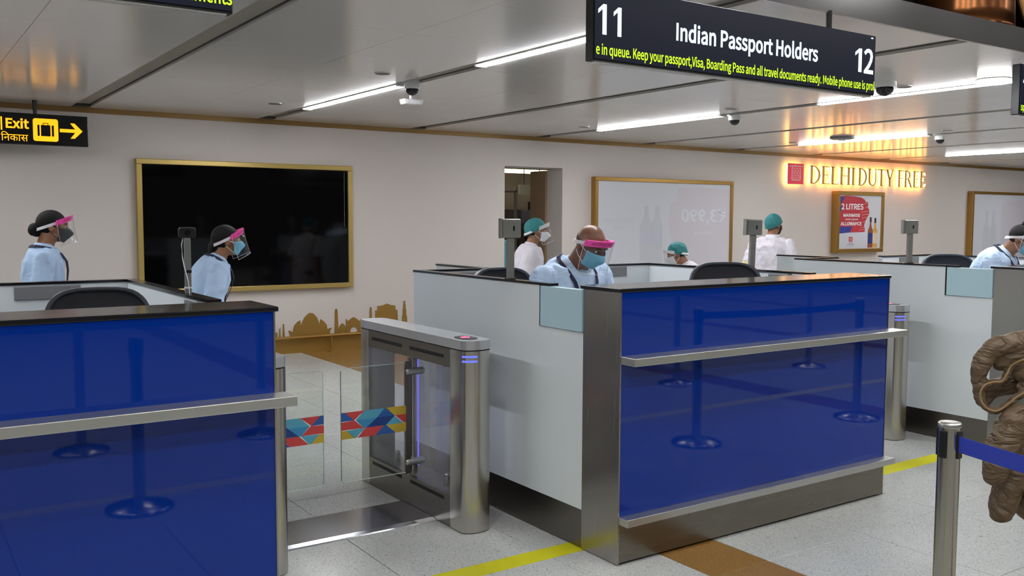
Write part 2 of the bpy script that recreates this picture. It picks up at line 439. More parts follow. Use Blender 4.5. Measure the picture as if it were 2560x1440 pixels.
for i, (d, x0, x1, y0, y1, kk) in enumerate(cand):
    if i < 285 and d < 99:
        key = (round(x1 - x0, 3), round(y1 - y0, 3), kk)
        if key not in shared:
            wx, wy = (x1 - x0) / 2 - g, (y1 - y0) / 2 - g; c = 0.0015
            b = MB(); b.rings([[(-wx, -wy, -0.004), (wx, -wy, -0.004), (wx, wy, -0.004), (-wx, wy, -0.004)],
                               [(-wx, -wy, -c), (wx, -wy, -c), (wx, wy, -c), (-wx, wy, -c)],
                               [(-wx + c, -wy + c, 0), (wx - c, -wy + c, 0), (wx - c, wy - c, 0), (-wx + c, wy - c, 0)]], smooth=False)
            me = b.mesh('tile'); me.materials.append(M[kk]); shared[key] = me
        ob = bpy.data.objects.new('tile', shared[key]); COL.objects.link(ob); ob.parent = floor
        ob.location = Vector(((x0 + x1) / 2, (y0 + y1) / 2, 0)) - ORIG[floor]
    else:
        rest[kk].box(x0 + g, x1 - g, y0 + g, y1 - g, -0.004, 0)
for kk, b in rest.items():
    o = b.build('tile_field', M[kk], floor); o['kind'] = 'stuff'

# back wall with a doorway
DX0, DX1, DZ = 6.81, 7.76, 2.24
b = MB(); b.box(XL, DX0, YW, YW + 0.35, 0, 2.62); b.box(DX1, XR, YW, YW + 0.35, 0, 2.62); b.box(DX0, DX1, YW, YW + 0.35, DZ, 2.62)
struct(b.build('wall_back', M['wall']))
b = MB(); b.box(XL, DX0 - 0.4, YW - 0.02, YW, 2.588, 2.64); b.box(DX0 - 0.4, XR, YW - 0.02, YW, 2.588, 2.64)
struct(b.build('trim_1', M['trimgold']))
b = MB(); b.box(XL, 6.75, YW - 0.025, YW, 0, 0.155)
struct(b.build('baseboard_back', M['goldflat']))

# low ceiling: panels in bands, channels between the bands
def groove(k): return 1.71 + 1.885 * k          # channel centre lines
GW = 0.082
bands = [(groove(k) + GW, groove(k + 1) - GW) for k in range(-6, 13)]
b = MB(); b.box(XL, XR, YF + 0.01, YW, ZC + 0.024, ZC + 0.12)
ceiling = struct(b.build('ceiling', M['channel']))
b = MB()
for k in range(-5, 13):
    x = groove(k)
    b.box(x + GW - 0.012, x + GW - 0.004, YF + 0.01, YW, ZC + 0.020, ZC + 0.0245)
o = b.build('channel_gap', M['joint'], ceiling)
for k in range(-1, 9):
    q = MB(); q.box(groove(k) - GW, groove(k) + GW, YW - 0.14, YW - 0.02, ZC - 0.001, ZC + 0.024); q.build('channel_end', M['joint'], ceiling)
ys = [YF + 0.012] + [4.06 + 0.9 * k for k in range(7)] + [YW]
shp = {}
count = 0; far = MB()
for (x0, x1) in bands:
    for xa, xb in ((x0, (x0 + x1) / 2), ((x0 + x1) / 2, x1)):
        for y0, y1 in zip(ys[:-1], ys[1:]):
            cx, cy = (xa + xb) / 2, (y0 + y1) / 2
            if cx < -0.5 or cx > 17.5: far.box(xa + .001, xb - .001, y0 + .001, y1 - .001, ZC, ZC + 0.02); continue
            key = (round(xb - xa, 3), round(y1 - y0, 3))
            if key not in shp:
                hx, hy = (xb - xa) / 2 - 0.0012, (y1 - y0) / 2 - 0.0012; q = MB(); c = 0.0003
                q.rings([[(-hx + c, -hy + c, 0), (-hx + c, hy - c, 0), (hx - c, hy - c, 0), (hx - c, -hy + c, 0)],
                         [(-hx, -hy, c), (-hx, hy, c), (hx, hy, c), (hx, -hy, c)],
                         [(-hx, -hy, 0.02), (-hx, hy, 0.02), (hx, hy, 0.02), (hx, -hy, 0.02)]], smooth=False)
                me = q.mesh('ceiling_panel'); me.materials.append(M['ceil']); shp[key] = me
            ob = bpy.data.objects.new('panel', shp[key]); COL.objects.link(ob); ob.parent = ceiling
            ob.location = Vector((cx, cy, ZC)) - ORIG[ceiling]; count += 1
far.build('panel_field', M['ceil'], ceiling)['kind'] = 'stuff'

# steel fascia where the low ceiling stops, and the tall hall in front of it
b = MB(); b.box(XL, XR, YF - 0.01, YF + 0.01, ZC - 0.002, ZC + 0.148)
b.box(XL, XR, YF, YF + 0.30, ZC + 0.13, ZC + 0.148)
struct(b.build('trim_2', M['fascia']))
b = MB(); b.box(XL, XR, YF + 0.78, YF + 0.84, ZC + 0.14, 6.3)
struct(b.build('wall_upper', M['darkwall']))
b = MB(); b.box(XL, XR, YF - 0.0, YF + 0.80, ZC + 0.122, ZC + 0.129)
struct(b.build('trim_3', M['darkwall']))
hall = mat('hall_wall_paint', rgb(70, 66, 64), 0.6)
b = MB(); b.box(XL, XR, YN - 0.2, YN, 0, 6.3); struct(b.build('wall_front', hall))
b = MB(); b.box(XL - 0.2, XL, YN, YW + 0.3, 0, 6.3); struct(b.build('wall_left', hall))
b = MB(); b.box(XR, XR + 0.2, YN, YW + 0.3, 0, 6.3); struct(b.build('wall_right', hall))
b = MB(); b.box(XL, XR, YN, YF + 0.85, 6.3, 6.45)
hallceil = struct(b.build('ceiling_hall', mat('hall_ceiling_paint', rgb(120, 118, 116), 0.6)))

# the room seen through the doorway
b = MB(); b.box(4.5, 12.0, 14.6, 14.7, 0, 2.9); b.box(4.4, 4.5, YW + 0.35, 14.6, 0, 2.9); b.box(12.0, 12.1, YW + 0.35, 14.6, 0, 2.9)
struct(b.build('wall_store', mat('store_wall', rgb(120, 116, 116), 0.7, var=0.3, scale=3)))
b = MB(); b.box(4.5, 12.0, YW + 0.35, 14.6, 2.7, 2.8); struct(b.build('ceiling_store', mat('store_ceiling', rgb(120, 116, 110), 0.6)))
b = MB(); b.box(4.5, 12.0, YW, 14.6, -0.1, 0.0); struct(b.build('floor_store', M['tile']))
# brown door leaf folded back against the jamb
b = MB(); b.box(DX1 - 0.03, DX1 + 0.015, YW + 0.355, YW + 0.72, 0.01, DZ - 0.02)
d = struct(b.build('door_1', mat('brown_door_veneer', rgb(140, 112, 84), 0.5, var=0.06, scale=2, stretch=(1, 1, 8)), bevel=0.004))
q = MB(); q.cyl((DX1 - 0.03, YW + 0.66, 1.0), (DX1 - 0.075, YW + 0.66, 1.0), 0.009); q.cyl((DX1 - 0.07, YW + 0.66, 1.0), (DX1 - 0.07, YW + 0.56, 1.0), 0.009)
q.build('handle', M['alu'], d)

# lit cove in that room
b = MB(); b.box(6.5, 11.0, 13.6, 13.75, 2.36, 2.42)
tag(b.build('cove_light', glow('cove_glow', (1.0, 0.82, 0.5), 4.5)), 'warm glowing cove strip seen through the doorway', 'light')
t = thing('store_fill_light', 'added flat fill light under the ceiling of the room behind the doorway', 'ceiling light', (8.0, 12.0, 2.66))  # added light that brightens the door leaf and the dark room
q = MB(); q.box(7.4, 8.6, 11.7, 12.3, 2.672, 2.699); q.build('housing', M['whiteplastic'], t)
q = MB(); q.box(7.44, 8.56, 11.74, 12.26, 2.664, 2.672); q.build('diffuser', glow('store_fill_glow', (1.0, 0.93, 0.82), 9.0), t)
sh = thing('storage_rack', 'dark metal storage rack standing in the room behind the doorway', 'rack', (9.4, 13.9, 0))
for xx in (8.2, 9.4, 10.6):
    for yy in (13.7, 14.1): q = MB(); q.box(xx - .02, xx + .02, yy - .02, yy + .02, 0, 2.1); q.build('upright', M['grey'], sh)
for zz in (0.3, 0.9, 1.5, 2.05): q = MB(); q.box(8.18, 10.62, 13.68, 14.12, zz - 0.02, zz); q.build('shelf', M['grey'], sh)
random.seed(3)
for zz, cat0 in ((0.9, 0), (1.5, 1)):
    xx = 8.3
    for k in range(5):
        ww = random.uniform(0.25, 0.4); hh = random.uniform(0.2, 0.42)
        q = MB(); q.box(xx, xx + ww, 13.72, 14.05, zz, zz + hh)
        nm = ['plain', 'taped', 'tall', 'small', 'dented'][k]
        o = q.build('carton', mat('carton%d%d' % (cat0, k), rgb(*random.choice([(70, 66, 66), (96, 92, 96), (110, 112, 124), (58, 54, 52)])), 0.7), bevel=0.006)
        tag(o, 'dark carton on the %s shelf of the storage rack beyond the doorway' % ['middle', 'upper'][cat0], 'carton', 'cartons on the storage rack, %s shelf' % ['middle', 'upper'][cat0])
        xx += ww + 0.06
b = MB(); b.box(8.9, 9.42, 12.85, 12.89, 1.95, 2.12)
hs = thing('hanging_sign', 'blank pale hanging sign inside the room behind the doorway', 'sign', (9.16, 12.87, 1.95))
b.build('sign_board', mat('dull_sign', rgb(128, 128, 112), 0.5), hs)
for xx in (9.0, 9.32): q = MB(); q.cyl((xx, 12.87, 2.12), (xx, 12.87, 2.70), 0.008, n=8); q.build('hanger_rod', M['blackp'], hs)
crate = thing('plastic_bin', 'pale blue plastic bin with crumpled sheeting in the doorway', 'bin', (7.2, 11.6, 0))
blu = mat('pale_blue_plastic', rgb(120, 186, 208), 0.35, var=0.1, scale=4)
q = MB()
q.rings([[(7.2 + sx * w_, 11.6 + sy * w_, z_) for sx, sy in ((-1, -1), (1, -1), (1, 1), (-1, 1))] for w_, z_ in ((0.30, 0), (0.38, 1.18), (0.41, 1.18), (0.41, 1.24), (0.36, 1.24), (0.34, 1.0), (0.28, 0.05))], smooth=False)
q.build('bin_body', blu, crate, bevel=0.01)
q = MB()
for k in range(7):
    a = k * 0.9; q.ell((7.2 + 0.17 * math.cos(a), 11.6 + 0.15 * math.sin(a), 1.20 + 0.035 * (k % 3)), (0.17, 0.14, 0.10))
fuse('plastic_sheeting', q, mat('clear_blue_film', rgb(168, 205, 216), 0.18, var=0.15, scale=14), crate, 0.02, 2, (0.03, 9, (1, 1, 1)))

# ------------------------------------------------------------------ light lines in the ceiling channels
def tube_light(x, y0, y1, label):
    t = thing('linear_light', label, 'ceiling light', (x, (y0 + y1) / 2, ZC - 0.012), 'white light lines in the ceiling channels')
    b = MB(); b.box(x - 0.045, x + 0.045, y0, y1, ZC - 0.004, ZC + 0.022); b.build('housing', M['alu'], t)
    b = MB(); b.box(x - 0.036, x + 0.036, y0 + 0.012, y1 - 0.012, ZC - 0.012, ZC - 0.002); b.build('diffuser', M['led'], t, bevel=0.006)
    for yy in (y0, y1): q = MB(); q.box(x - 0.047, x + 0.047, yy - 0.012, yy + 0.012, ZC - 0.014, ZC + 0.022); q.build('end_cap', M['whiteplastic'], t)
names = {-1: 'over the cropped counter', 1: 'between the black screen and doorway', 3: 'over the wide white poster',
         5: 'before the glowing shop sign', 7: 'beyond the glowing shop sign', 9: 'at the far end of the hall'}
for k in (-1, 1, 3, 5, 7, 9):
    x = groove(k)
    tube_light(x, 6.9, 8.93, 'white light line near the back wall, ' + names[k])
    tube_light(x, 3.75, 5.69, 'white light line near the steel fascia, ' + names[k])

def disc(name, label, cat, x, y, r, h, m, group=None):
    t = thing(name, label, cat, (x, y, ZC - h), group)
    q = MB(); q.lathe([(r * 1.12, ZC + 0.001), (r * 1.12, ZC - 0.006), (r, ZC - 0.009), (r, ZC)], (x, y, 0), 20, False); q.build('trim_ring', M['alu'], t)
    q = MB(); q.lathe([(r * 0.98, ZC - 0.002), (r * 0.98, ZC - h)], (x, y, 0), 20); q.build('lens', m, t)
    return t
dark = mat('unlit_downlight', rgb(60, 58, 56), 0.4)
for k, nm in ((1, 'between the black screen and the doorway'), (3, 'over the wide white poster'), (5, 'before the glowing shop sign')):
    for y, w_ in ((4.55, 'closest to the fascia'), (6.42, 'midway to the back wall'), (8.71, 'closest to the back wall')):
        if k == 1 and y < 5: continue
        disc('downlight', 'small unlit round downlight ' + nm + ', ' + w_, 'downlight', groove(k) - 0.41, y, 0.055, 0.008, dark, 'small unlit downlights in the low ceiling')
disc('round_lamp', 'bright round ceiling lamp hanging next to the cropped sign', 'ceiling light', 7.175, 3.93, 0.12, 0.03, M['lamp'])

def dome_camera(x, y, label, r=0.058):
    t = thing('dome_camera', label, 'camera', (x, y, ZC - 0.1), 'dome cameras under the low ceiling')
    q = MB(); q.lathe([(r * 1.1, ZC + 0.03), (r * 1.15, ZC - 0.035), (r * 1.02, ZC - 0.045)], (x, y, 0), 20); q.build('housing', M['whiteplastic'], t)
    q = MB(); q.lathe([(r * 0.95 * math.cos(a), ZC - 0.042 - r * 0.95 * math.sin(a)) for a in [i * math.pi / 16 for i in range(8)]] + [(0.001, ZC - 0.042 - r * 0.95)], (x, y, 0), 20)
    q.build('dome', M['dome'], t)
dome_camera(3.63, 6.78, 'dome camera at the end of the light line before the doorway')
dome_camera(7.52, 6.88, 'dome camera at the end of the light line over the wide poster')
dome_camera(11.45, 6.95, 'dome camera at the end of the light line before the glowing sign')
dome_camera(6.62, 4.50, 'dome camera hanging just behind the edge of the numbered sign', 0.075)
t = thing('emergency_light', 'white boxy emergency light hanging below the ceiling beside a dome camera', 'light', (3.98, 7.45, ZC - 0.09))
q = MB(); q.prism([(-0.10, 0), (0.10, 0), (0.085, -0.045), (-0.085, -0.045)], (3.98, 7.50, ZC - 0.035), (1, 0, 0), (0, 0, 1), 0.10); q.build('housing', M['whiteplastic'], t, bevel=0.008)
q = MB(); q.cyl((3.98, 7.45, ZC - 0.04), (3.98, 7.45, ZC + 0.01), 0.018); q.build('stem', M['whiteplastic'], t)
q = MB(); q.prism([(-0.07, 0), (0.07, 0), (0.055, -0.03), (-0.055, -0.03)], (3.98, 7.402, ZC - 0.042), (1, 0, 0), (0, 0, 1), 0.004); q.build('lens', mat('frosted_lens', rgb(235, 235, 240), 0.2), t)
t = thing('smoke_detector', 'grey flat smoke detector plate on the ceiling before the glowing sign', 'detector', (10.55, 7.78, ZC - 0.04))
q = MB(); q.lathe([(0.15, ZC + 0.001), (0.16, ZC - 0.015), (0.13, ZC - 0.03)], (10.55, 7.78, 0)); q.build('plate', M['grey'], t)
q = MB(); q.lathe([(0.05, ZC - 0.028), (0.045, ZC - 0.045)], (10.55, 7.78, 0), 16); q.build('sensor', M['whiteplastic'], t)

# unseen hall ceiling lights, added to light the counter fronts and floor
n = 0
for xx in (-4.5, -0.5, 3.5, 7.5, 11.5, 15.5):
    for yy in (-4.5, -1.5, 1.4):
        t = thing('hall_fill_light', 'unseen round light added in the tall hall ceiling', 'ceiling light', (xx, yy, 6.24), 'added round lights in the tall hall ceiling')
        q = MB(); q.lathe([(0.36, 6.301), (0.36, 6.26), (0.31, 6.255), (0.31, 6.29)], (xx, yy, 0), 24, False); q.build('trim_ring', M['alu'], t)
        q = MB(); q.lathe([(0.30, 6.295), (0.30, 6.262)], (xx, yy, 0), 24); q.build('lens', M['hall'], t)

# copper wrist of a large wall sculpture and a copper disc on the dark wall above the fascia
t = thing('copper_sculpture', 'polished copper cylinder, the cuff of a sculpture above the steel fascia', 'sculpture', (6.275, 3.66, 2.858))
q = MB(); q.lathe([(0.26, 2.872), (0.302, 2.858), (0.312, 2.871), (0.308, 2.96), (0.30, 3.3), (0.29, 3.7), (0.31, 4.2), (0.30, 4.22), (0.27, 4.2), (0.26, 3.0)], (6.275, 3.662, 0), 48); q.build('cuff', M['copper'], t)
q = MB(); q.box(6.18, 6.37, 3.90, 3.978, 3.2, 3.6); q.build('wall_fixing', M['copper'], t)
t = thing('copper_disc', 'copper disc on the dark wall above the fascia at the picture corner', 'wall ornament', (8.05, 3.9, 2.85))
q = MB(); q.lathe([(0.02, 0.0), (0.3, 0.01), (0.6, 0.04), (0.74, 0.09), (0.76, 0.08), (0.70, 0.03), (0.3, -0.01)], (0, 0, 0), 48); q.v = [(8.05 + v[0], 3.93 - v[2] + 0.03, 3.62 + v[1]) for v in q.v]; q.build('dish', mat('satin_copper', rgb(190, 140, 84), 0.35, 0.9), t)
q = MB(); q.cyl((8.05, 3.95, 3.62), (8.05, 3.979, 3.62), 0.08); q.build('wall_fixing', M['copper'], t)

# ------------------------------------------------------------------ wall fittings
def frame(name, label, cat, x0, x1, z0, z1, dep, bar, fm, pm, pname):
    t = thing(name, label, cat, ((x0 + x1) / 2, YW - dep, z0)); y0 = YW - dep
    for (a, c, e, f_) in ((x0, x1, z1 - bar, z1), (x0, x1, z0, z0 + bar)): q = MB(); q.box(a, c, y0, YW, e, f_); q.build('frame_bar', fm, t, bevel=0.006)
    for (a, c) in ((x0, x0 + bar), (x1 - bar, x1)): q = MB(); q.box(a, c, y0, YW, z0 + bar, z1 - bar); q.build('frame_bar', fm, t, bevel=0.006)
    q = MB(); q.box(x0 + bar - .002, x1 - bar + .002, y0 + 0.022, YW - 0.005, z0 + bar - .002, z1 - bar + .002); p = q.build(pname, pm, t)
    return t, y0 + 0.022
tv, ty = frame('video_screen', 'large black wall screen in a gold frame', 'screen', 2.217, 4.619, 0.74, 2.153, 0.075, 0.055, M['goldtv'], M['screen'], 'display')
q = MB(); q.box(4.52, 4.524, ty - 0.001, ty, 1.45, 2.08); q.build('display_seam', M['grey'], tv)

po, py_ = frame('wide_poster', 'wide white panel in a gold frame with faint mirrored bottle advert', 'poster', 8.264, 11.03, 0.70, 2.14, 0.10, 0.055, M['gold'], M['poster'], 'panel')
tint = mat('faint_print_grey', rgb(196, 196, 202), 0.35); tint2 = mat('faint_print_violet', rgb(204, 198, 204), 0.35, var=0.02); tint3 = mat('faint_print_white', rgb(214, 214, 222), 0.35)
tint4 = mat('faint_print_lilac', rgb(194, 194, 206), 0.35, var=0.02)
def px_on_wall(u, v):            # maps poster crop coordinates to wall metres
    return (8.264 + (u - 45) / (2030 - 45) * 2.766, 2.14 - (v - 65) / 1440 * 1.5)
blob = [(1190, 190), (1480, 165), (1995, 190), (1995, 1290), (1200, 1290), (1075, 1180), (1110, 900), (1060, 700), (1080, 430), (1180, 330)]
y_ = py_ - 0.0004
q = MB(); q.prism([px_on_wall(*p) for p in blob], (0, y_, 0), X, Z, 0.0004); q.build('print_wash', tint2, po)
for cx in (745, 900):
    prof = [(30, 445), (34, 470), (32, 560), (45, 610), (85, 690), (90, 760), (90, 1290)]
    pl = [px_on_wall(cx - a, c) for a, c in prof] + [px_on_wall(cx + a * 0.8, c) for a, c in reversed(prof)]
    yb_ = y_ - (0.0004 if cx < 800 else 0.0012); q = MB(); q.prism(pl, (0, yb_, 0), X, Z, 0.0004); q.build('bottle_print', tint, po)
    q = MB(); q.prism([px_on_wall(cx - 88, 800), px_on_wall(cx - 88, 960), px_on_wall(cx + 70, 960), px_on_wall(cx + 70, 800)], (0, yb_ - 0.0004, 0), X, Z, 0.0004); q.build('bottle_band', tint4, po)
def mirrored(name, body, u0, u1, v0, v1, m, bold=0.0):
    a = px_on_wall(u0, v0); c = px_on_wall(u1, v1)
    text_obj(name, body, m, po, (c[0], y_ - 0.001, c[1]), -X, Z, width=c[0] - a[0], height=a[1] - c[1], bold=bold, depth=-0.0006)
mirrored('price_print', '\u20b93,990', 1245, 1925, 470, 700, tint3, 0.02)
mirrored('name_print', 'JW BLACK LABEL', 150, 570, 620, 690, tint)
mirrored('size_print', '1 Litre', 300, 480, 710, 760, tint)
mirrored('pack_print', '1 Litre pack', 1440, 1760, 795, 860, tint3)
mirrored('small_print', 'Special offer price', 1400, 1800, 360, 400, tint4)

p3, p3y = frame('cropped_poster', 'white panel in a gold frame cropped by the picture edge', 'poster', 17.79, 20.55, 0.70, 2.13, 0.12, 0.055, M['gold'], M['poster'], 'panel')
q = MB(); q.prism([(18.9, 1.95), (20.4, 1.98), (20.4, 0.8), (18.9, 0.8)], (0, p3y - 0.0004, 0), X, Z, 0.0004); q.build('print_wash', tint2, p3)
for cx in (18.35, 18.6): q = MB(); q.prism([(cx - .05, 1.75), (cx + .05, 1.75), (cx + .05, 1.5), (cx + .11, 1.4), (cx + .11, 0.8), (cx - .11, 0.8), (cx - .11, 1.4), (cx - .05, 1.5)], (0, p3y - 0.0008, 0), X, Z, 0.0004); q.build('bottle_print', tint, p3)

p2, p2y = frame('liquor_poster', 'small gold-framed poster with red and blue brush stroke and two bottles', 'poster', 13.57, 14.895, 0.985, 2.05, 0.13, 0.07, M['gold'], M['poster'], 'panel')
def pw(u, v):                    # poster crop: inner panel u 1060..1605, v 530..1295
    return (13.64 + (u - 1060) / 545 * 1.185, 1.98 - (v - 530) / 765 * 0.925)
yy = p2y - 0.0004
red = [(1060, 545), (1150, 536), (1260, 545), (1340, 560), (1385, 590), (1395, 620), (1425, 622), (1432, 660), (1425, 700), (1445, 730), (1448, 790), (1420, 850), (1400, 900), (1385, 960), (1395, 1010), (1395, 1055), (1300, 1060), (1180, 1062), (1060, 1078)]
q = MB(); q.prism([pw(*p) for p in red], (0, yy, 0), X, Z, 0.0004); q.build('brush_stroke', M['print_r'], p2)
for pl in ([(1060, 550), (1130, 560), (1085, 640), (1060, 680)], [(1060, 690), (1110, 690), (1080, 760), (1060, 790)], [(1060, 980), (1230, 975), (1215, 1030), (1200, 1062), (1060, 1078)]):
    q = MB(); q.prism([pw(*p) for p in pl], (0, yy - 0.0004, 0), X, Z, 0.0004); q.build('blue_stroke', M['print_b'], p2)
pk = mat('print_salmon', rgb(216, 140, 128), 0.5)
for k, (v, a, c) in enumerate(((640, 1370, 1425), (690, 1390, 1430), (760, 1330, 1440), (800, 1340, 1440), (845, 1350, 1415), (905, 1365, 1395), (985, 1330, 1390), (1020, 1310, 1392))):
    q = MB(); q.prism([pw(a, v + 8), pw(c, v - 10), pw(c - 4, v + 2), pw(a + 8, v + 15)], (0, yy - 0.0005, 0), X, Z, 0.0004); q.build('brush_streak', pk, p2)
def ptext(nm, body, u0, u1, v0, v1, m, bold=0.03):
    a = pw(u0, v0); c = pw(u1, v1); text_obj(nm, body, m, p2, (a[0], yy - 0.0012, c[1]), X, Z, width=c[0] - a[0], height=a[1] - c[1], bold=bold, depth=0.0005)
ptext('headline_print', '2 LITRES', 1085, 1368, 650, 735, M['print_w'], 0.05)
ptext('maximise_print', 'MAXIMISE', 1113, 1327, 792, 838, M['print_w'], 0.05)
ptext('liquor_print', 'YOUR LIQUOR', 1135, 1302, 863, 890, M['print_w'])
ptext('allowance_print', 'ALLOWANCE', 1082, 1350, 910, 962, M['print_w'], 0.05)
q = MB(); q.prism([pw(1192, 1125), pw(1192, 1195), pw(1238, 1195), pw(1238, 1125)], (0, yy - 0.0004, 0), X, Z, 0.0004); q.build('logo_print', M['print_r'], p2)
q = MB(); q.prism([pw(1203, 1137), pw(1203, 1184), pw(1227, 1184), pw(1227, 1137)], (0, yy - 0.0008, 0), X, Z, 0.0004); q.build('logo_mark', pk, p2)
ptext('shop_print', 'DELHI', 1192, 1238, 1208, 1220, M['print_g']); ptext('shop_print', 'DUTY FREE', 1170, 1258, 1226, 1246, M['print_g']); ptext('shop_print', 'arrivals', 1198, 1232, 1254, 1266, M['print_g'], 0)
for cx, v0, body, lab, cap_ in ((1470, 842, (142, 84, 62), (40, 50, 120), (52, 34, 34)), (1532, 852, (206, 158, 84), (214, 196, 168), (52, 34, 34))):
    mb = mat('bottle_glass_print%d' % cx, rgb(*body), 0.4, var=0.2, scale=8)
    prof = [(10, v0 + 70), (11, v0 + 110), (18, v0 + 150), (30, v0 + 180), (33, v0 + 220), (33, 1286)]
    q = MB(); q.prism([pw(cx - a, c) for a, c in prof] + [pw(cx + a, c) for a, c in reversed(prof)], (0, yy - 0.0006, 0), X, Z, 0.0006); q.build('bottle_print', mb, p2)
    q = MB(); q.prism([pw(cx - 12, v0), pw(cx - 13, v0 + 72), pw(cx + 13, v0 + 72), pw(cx + 12, v0)], (0, yy - 0.001, 0), X, Z, 0.0004); q.build('bottle_cap', mat('cap_print%d' % cx, rgb(*cap_), 0.5), p2)
    q = MB(); q.prism([pw(cx - 31, 1070), pw(cx - 31, 1225), pw(cx + 31, 1225), pw(cx + 31, 1070)], (0, yy - 0.001, 0), X, Z, 0.0004); q.build('bottle_label', mat('label_print%d' % cx, rgb(*lab), 0.5, var=0.2, scale=30), p2)

# glowing shop sign: gold serif letters standing off the wall with lit returns
def arc(cx, cy, rx, ry, a0, a1, n=14): return [(cx + rx * math.cos(math.radians(a0 + (a1 - a0) * i / n)), cy + ry * math.sin(math.radians(a0 + (a1 - a0) * i / n))) for i in range(n + 1)]
def R_(x0, y0, x1, y1): return [(x0, y0), (x1, y0), (x1, y1), (x0, y1)]
def stem(x, w_=0.15, s=0.07, y0=0, y1=1): return [R_(x, y0, x + w_, y1), R_(x - s, y0, x + w_ + s, y0 + 0.04), R_(x - s, y1 - 0.04, x + w_ + s, y1)]
def glyph(ch):
    if ch == 'D': return stem(.09) + [arc(.24, .5, .56, .5, -90, 90) + arc(.24, .5, .41, .45, 90, -90)], .84
    if ch == 'E': return stem(.09) + [R_(.24, .95, .60, 1), [(.55, .95), (.60, .78), (.60, 1)], R_(.24, .49, .46, .54), R_(.45, .42, .48, .61), R_(.24, 0, .62, .05), [(.57, .05), (.65, .24), (.62, 0)]], .68
    if ch == 'F': return stem(.09) + [R_(.24, .95, .60, 1), [(.55, .95), (.60, .78), (.60, 1)], R_(.24, .49, .46, .54), R_(.45, .42, .48, .61)], .62
    if ch == 'L': return stem(.09) + [R_(.24, 0, .60, .05), [(.55, .05), (.64, .25), (.60, 0)]], .66
    if ch == 'H': return stem(.09) + stem(.63) + [R_(.24, .49, .63, .54)], .88
    if ch == 'I': return stem(.09), .34
    if ch == 'U': return [R_(.09, .3, .24, 1), R_(.02, .96, .31, 1), R_(.68, .3, .76, 1), R_(.60, .96, .84, 1), arc(.425, .3, .335, .3, 180, 360) + arc(.46, .32, .22, .25, 360, 180)], .86
    if ch == 'T': return [R_(.30, 0, .45, 1), R_(.22, 0, .53, .04), R_(.04, .95, .71, 1), [(.04, 1), (.04, .76), (.09, .95)], [(.71, 1), (.66, .95), (.71, .76)]], .74
    if ch == 'Y': return [R_(.32, 0, .47, .46), R_(.24, 0, .55, .04), [(.06, 1), (.23, 1), (.47, .46), (.32, .40)], [(.70, 1), (.62, 1), (.40, .46), (.47, .42)], R_(-.01, .96, .30, 1), R_(.54, .96, .78, 1)], .78
    if ch == 'R': return stem(.09) + [arc(.24, .74, .38, .26, -90, 90) + arc(.24, .74, .24, .21, 90, -90), [(.34, .50), (.50, .50), (.80, 0), (.64, 0)], R_(.60, 0, .86, .04)], .82
DZ0, DH = 2.155, 0.30
sg = thing('shop_sign', 'glowing gold DELHI DUTY FREE lettering with a red square emblem', 'sign', (14.2, YW - 0.06, 2.12))
LS = 0.348
def put_letters(word, x0, x1):
    ws = [glyph(c)[1] for c in word]; k = (x1 - x0) / sum(ws); x = x0
    for ch, wd in zip(word, ws):
        polys, _ = glyph(ch); f = MB(); r_ = MB()
        for pl in polys:
            pp = [(p[0] * k, p[1] * DH) for p in pl]
            f.prism(pp, (x, YW - 0.075, DZ0), X, Z, 0.004)
            r_.prism(pp, (x, YW - 0.035, DZ0), X, Z, 0.040)
        fo = f.build('letter', M['goldletter'], sg); r_.build('lit_return', M['duty'], fo)
        x += wd * k
put_letters('DELHI', 12.86, 14.10); put_letters('DUTY', 14.17, 15.22); put_letters('FREE', 15.33, 16.24)
q = MB(); q.box(12.32, 12.72, YW - 0.075, YW - 0.070, 2.135, 2.475); em = q.build('emblem', M['red'], sg)
q = MB(); q.box(12.32, 12.72, YW - 0.069, YW - 0.035, 2.135, 2.475); q.build('lit_return', M['duty'], em)
q = MB(); random.seed(11)
def es(x0, z0, x1, z1): q.box(x0, x1, YW - 0.0775, YW - 0.0752, z0, z1)
es(12.37, 2.425, 12.69, 2.438); es(12.50, 2.425, 12.512, 2.46); es(12.42, 2.20, 12.432, 2.425); es(12.44, 2.20, 12.64, 2.212); es(12.63, 2.2, 12.64, 2.40)
for i in range(5):
    for j in range(5):
        x = 12.45 + 0.037 * i; z = 2.228 + 0.037 * j
        if (i + j) % 2: es(x, z, x + 0.026, z + 0.007); es(x, z, x + 0.007, z + 0.024)
        else: es(x, z + 0.018, x + 0.026, z + 0.025); es(x + 0.019, z, x + 0.026, z + 0.02)
q.build('emblem_pattern', M['print_w'], em)

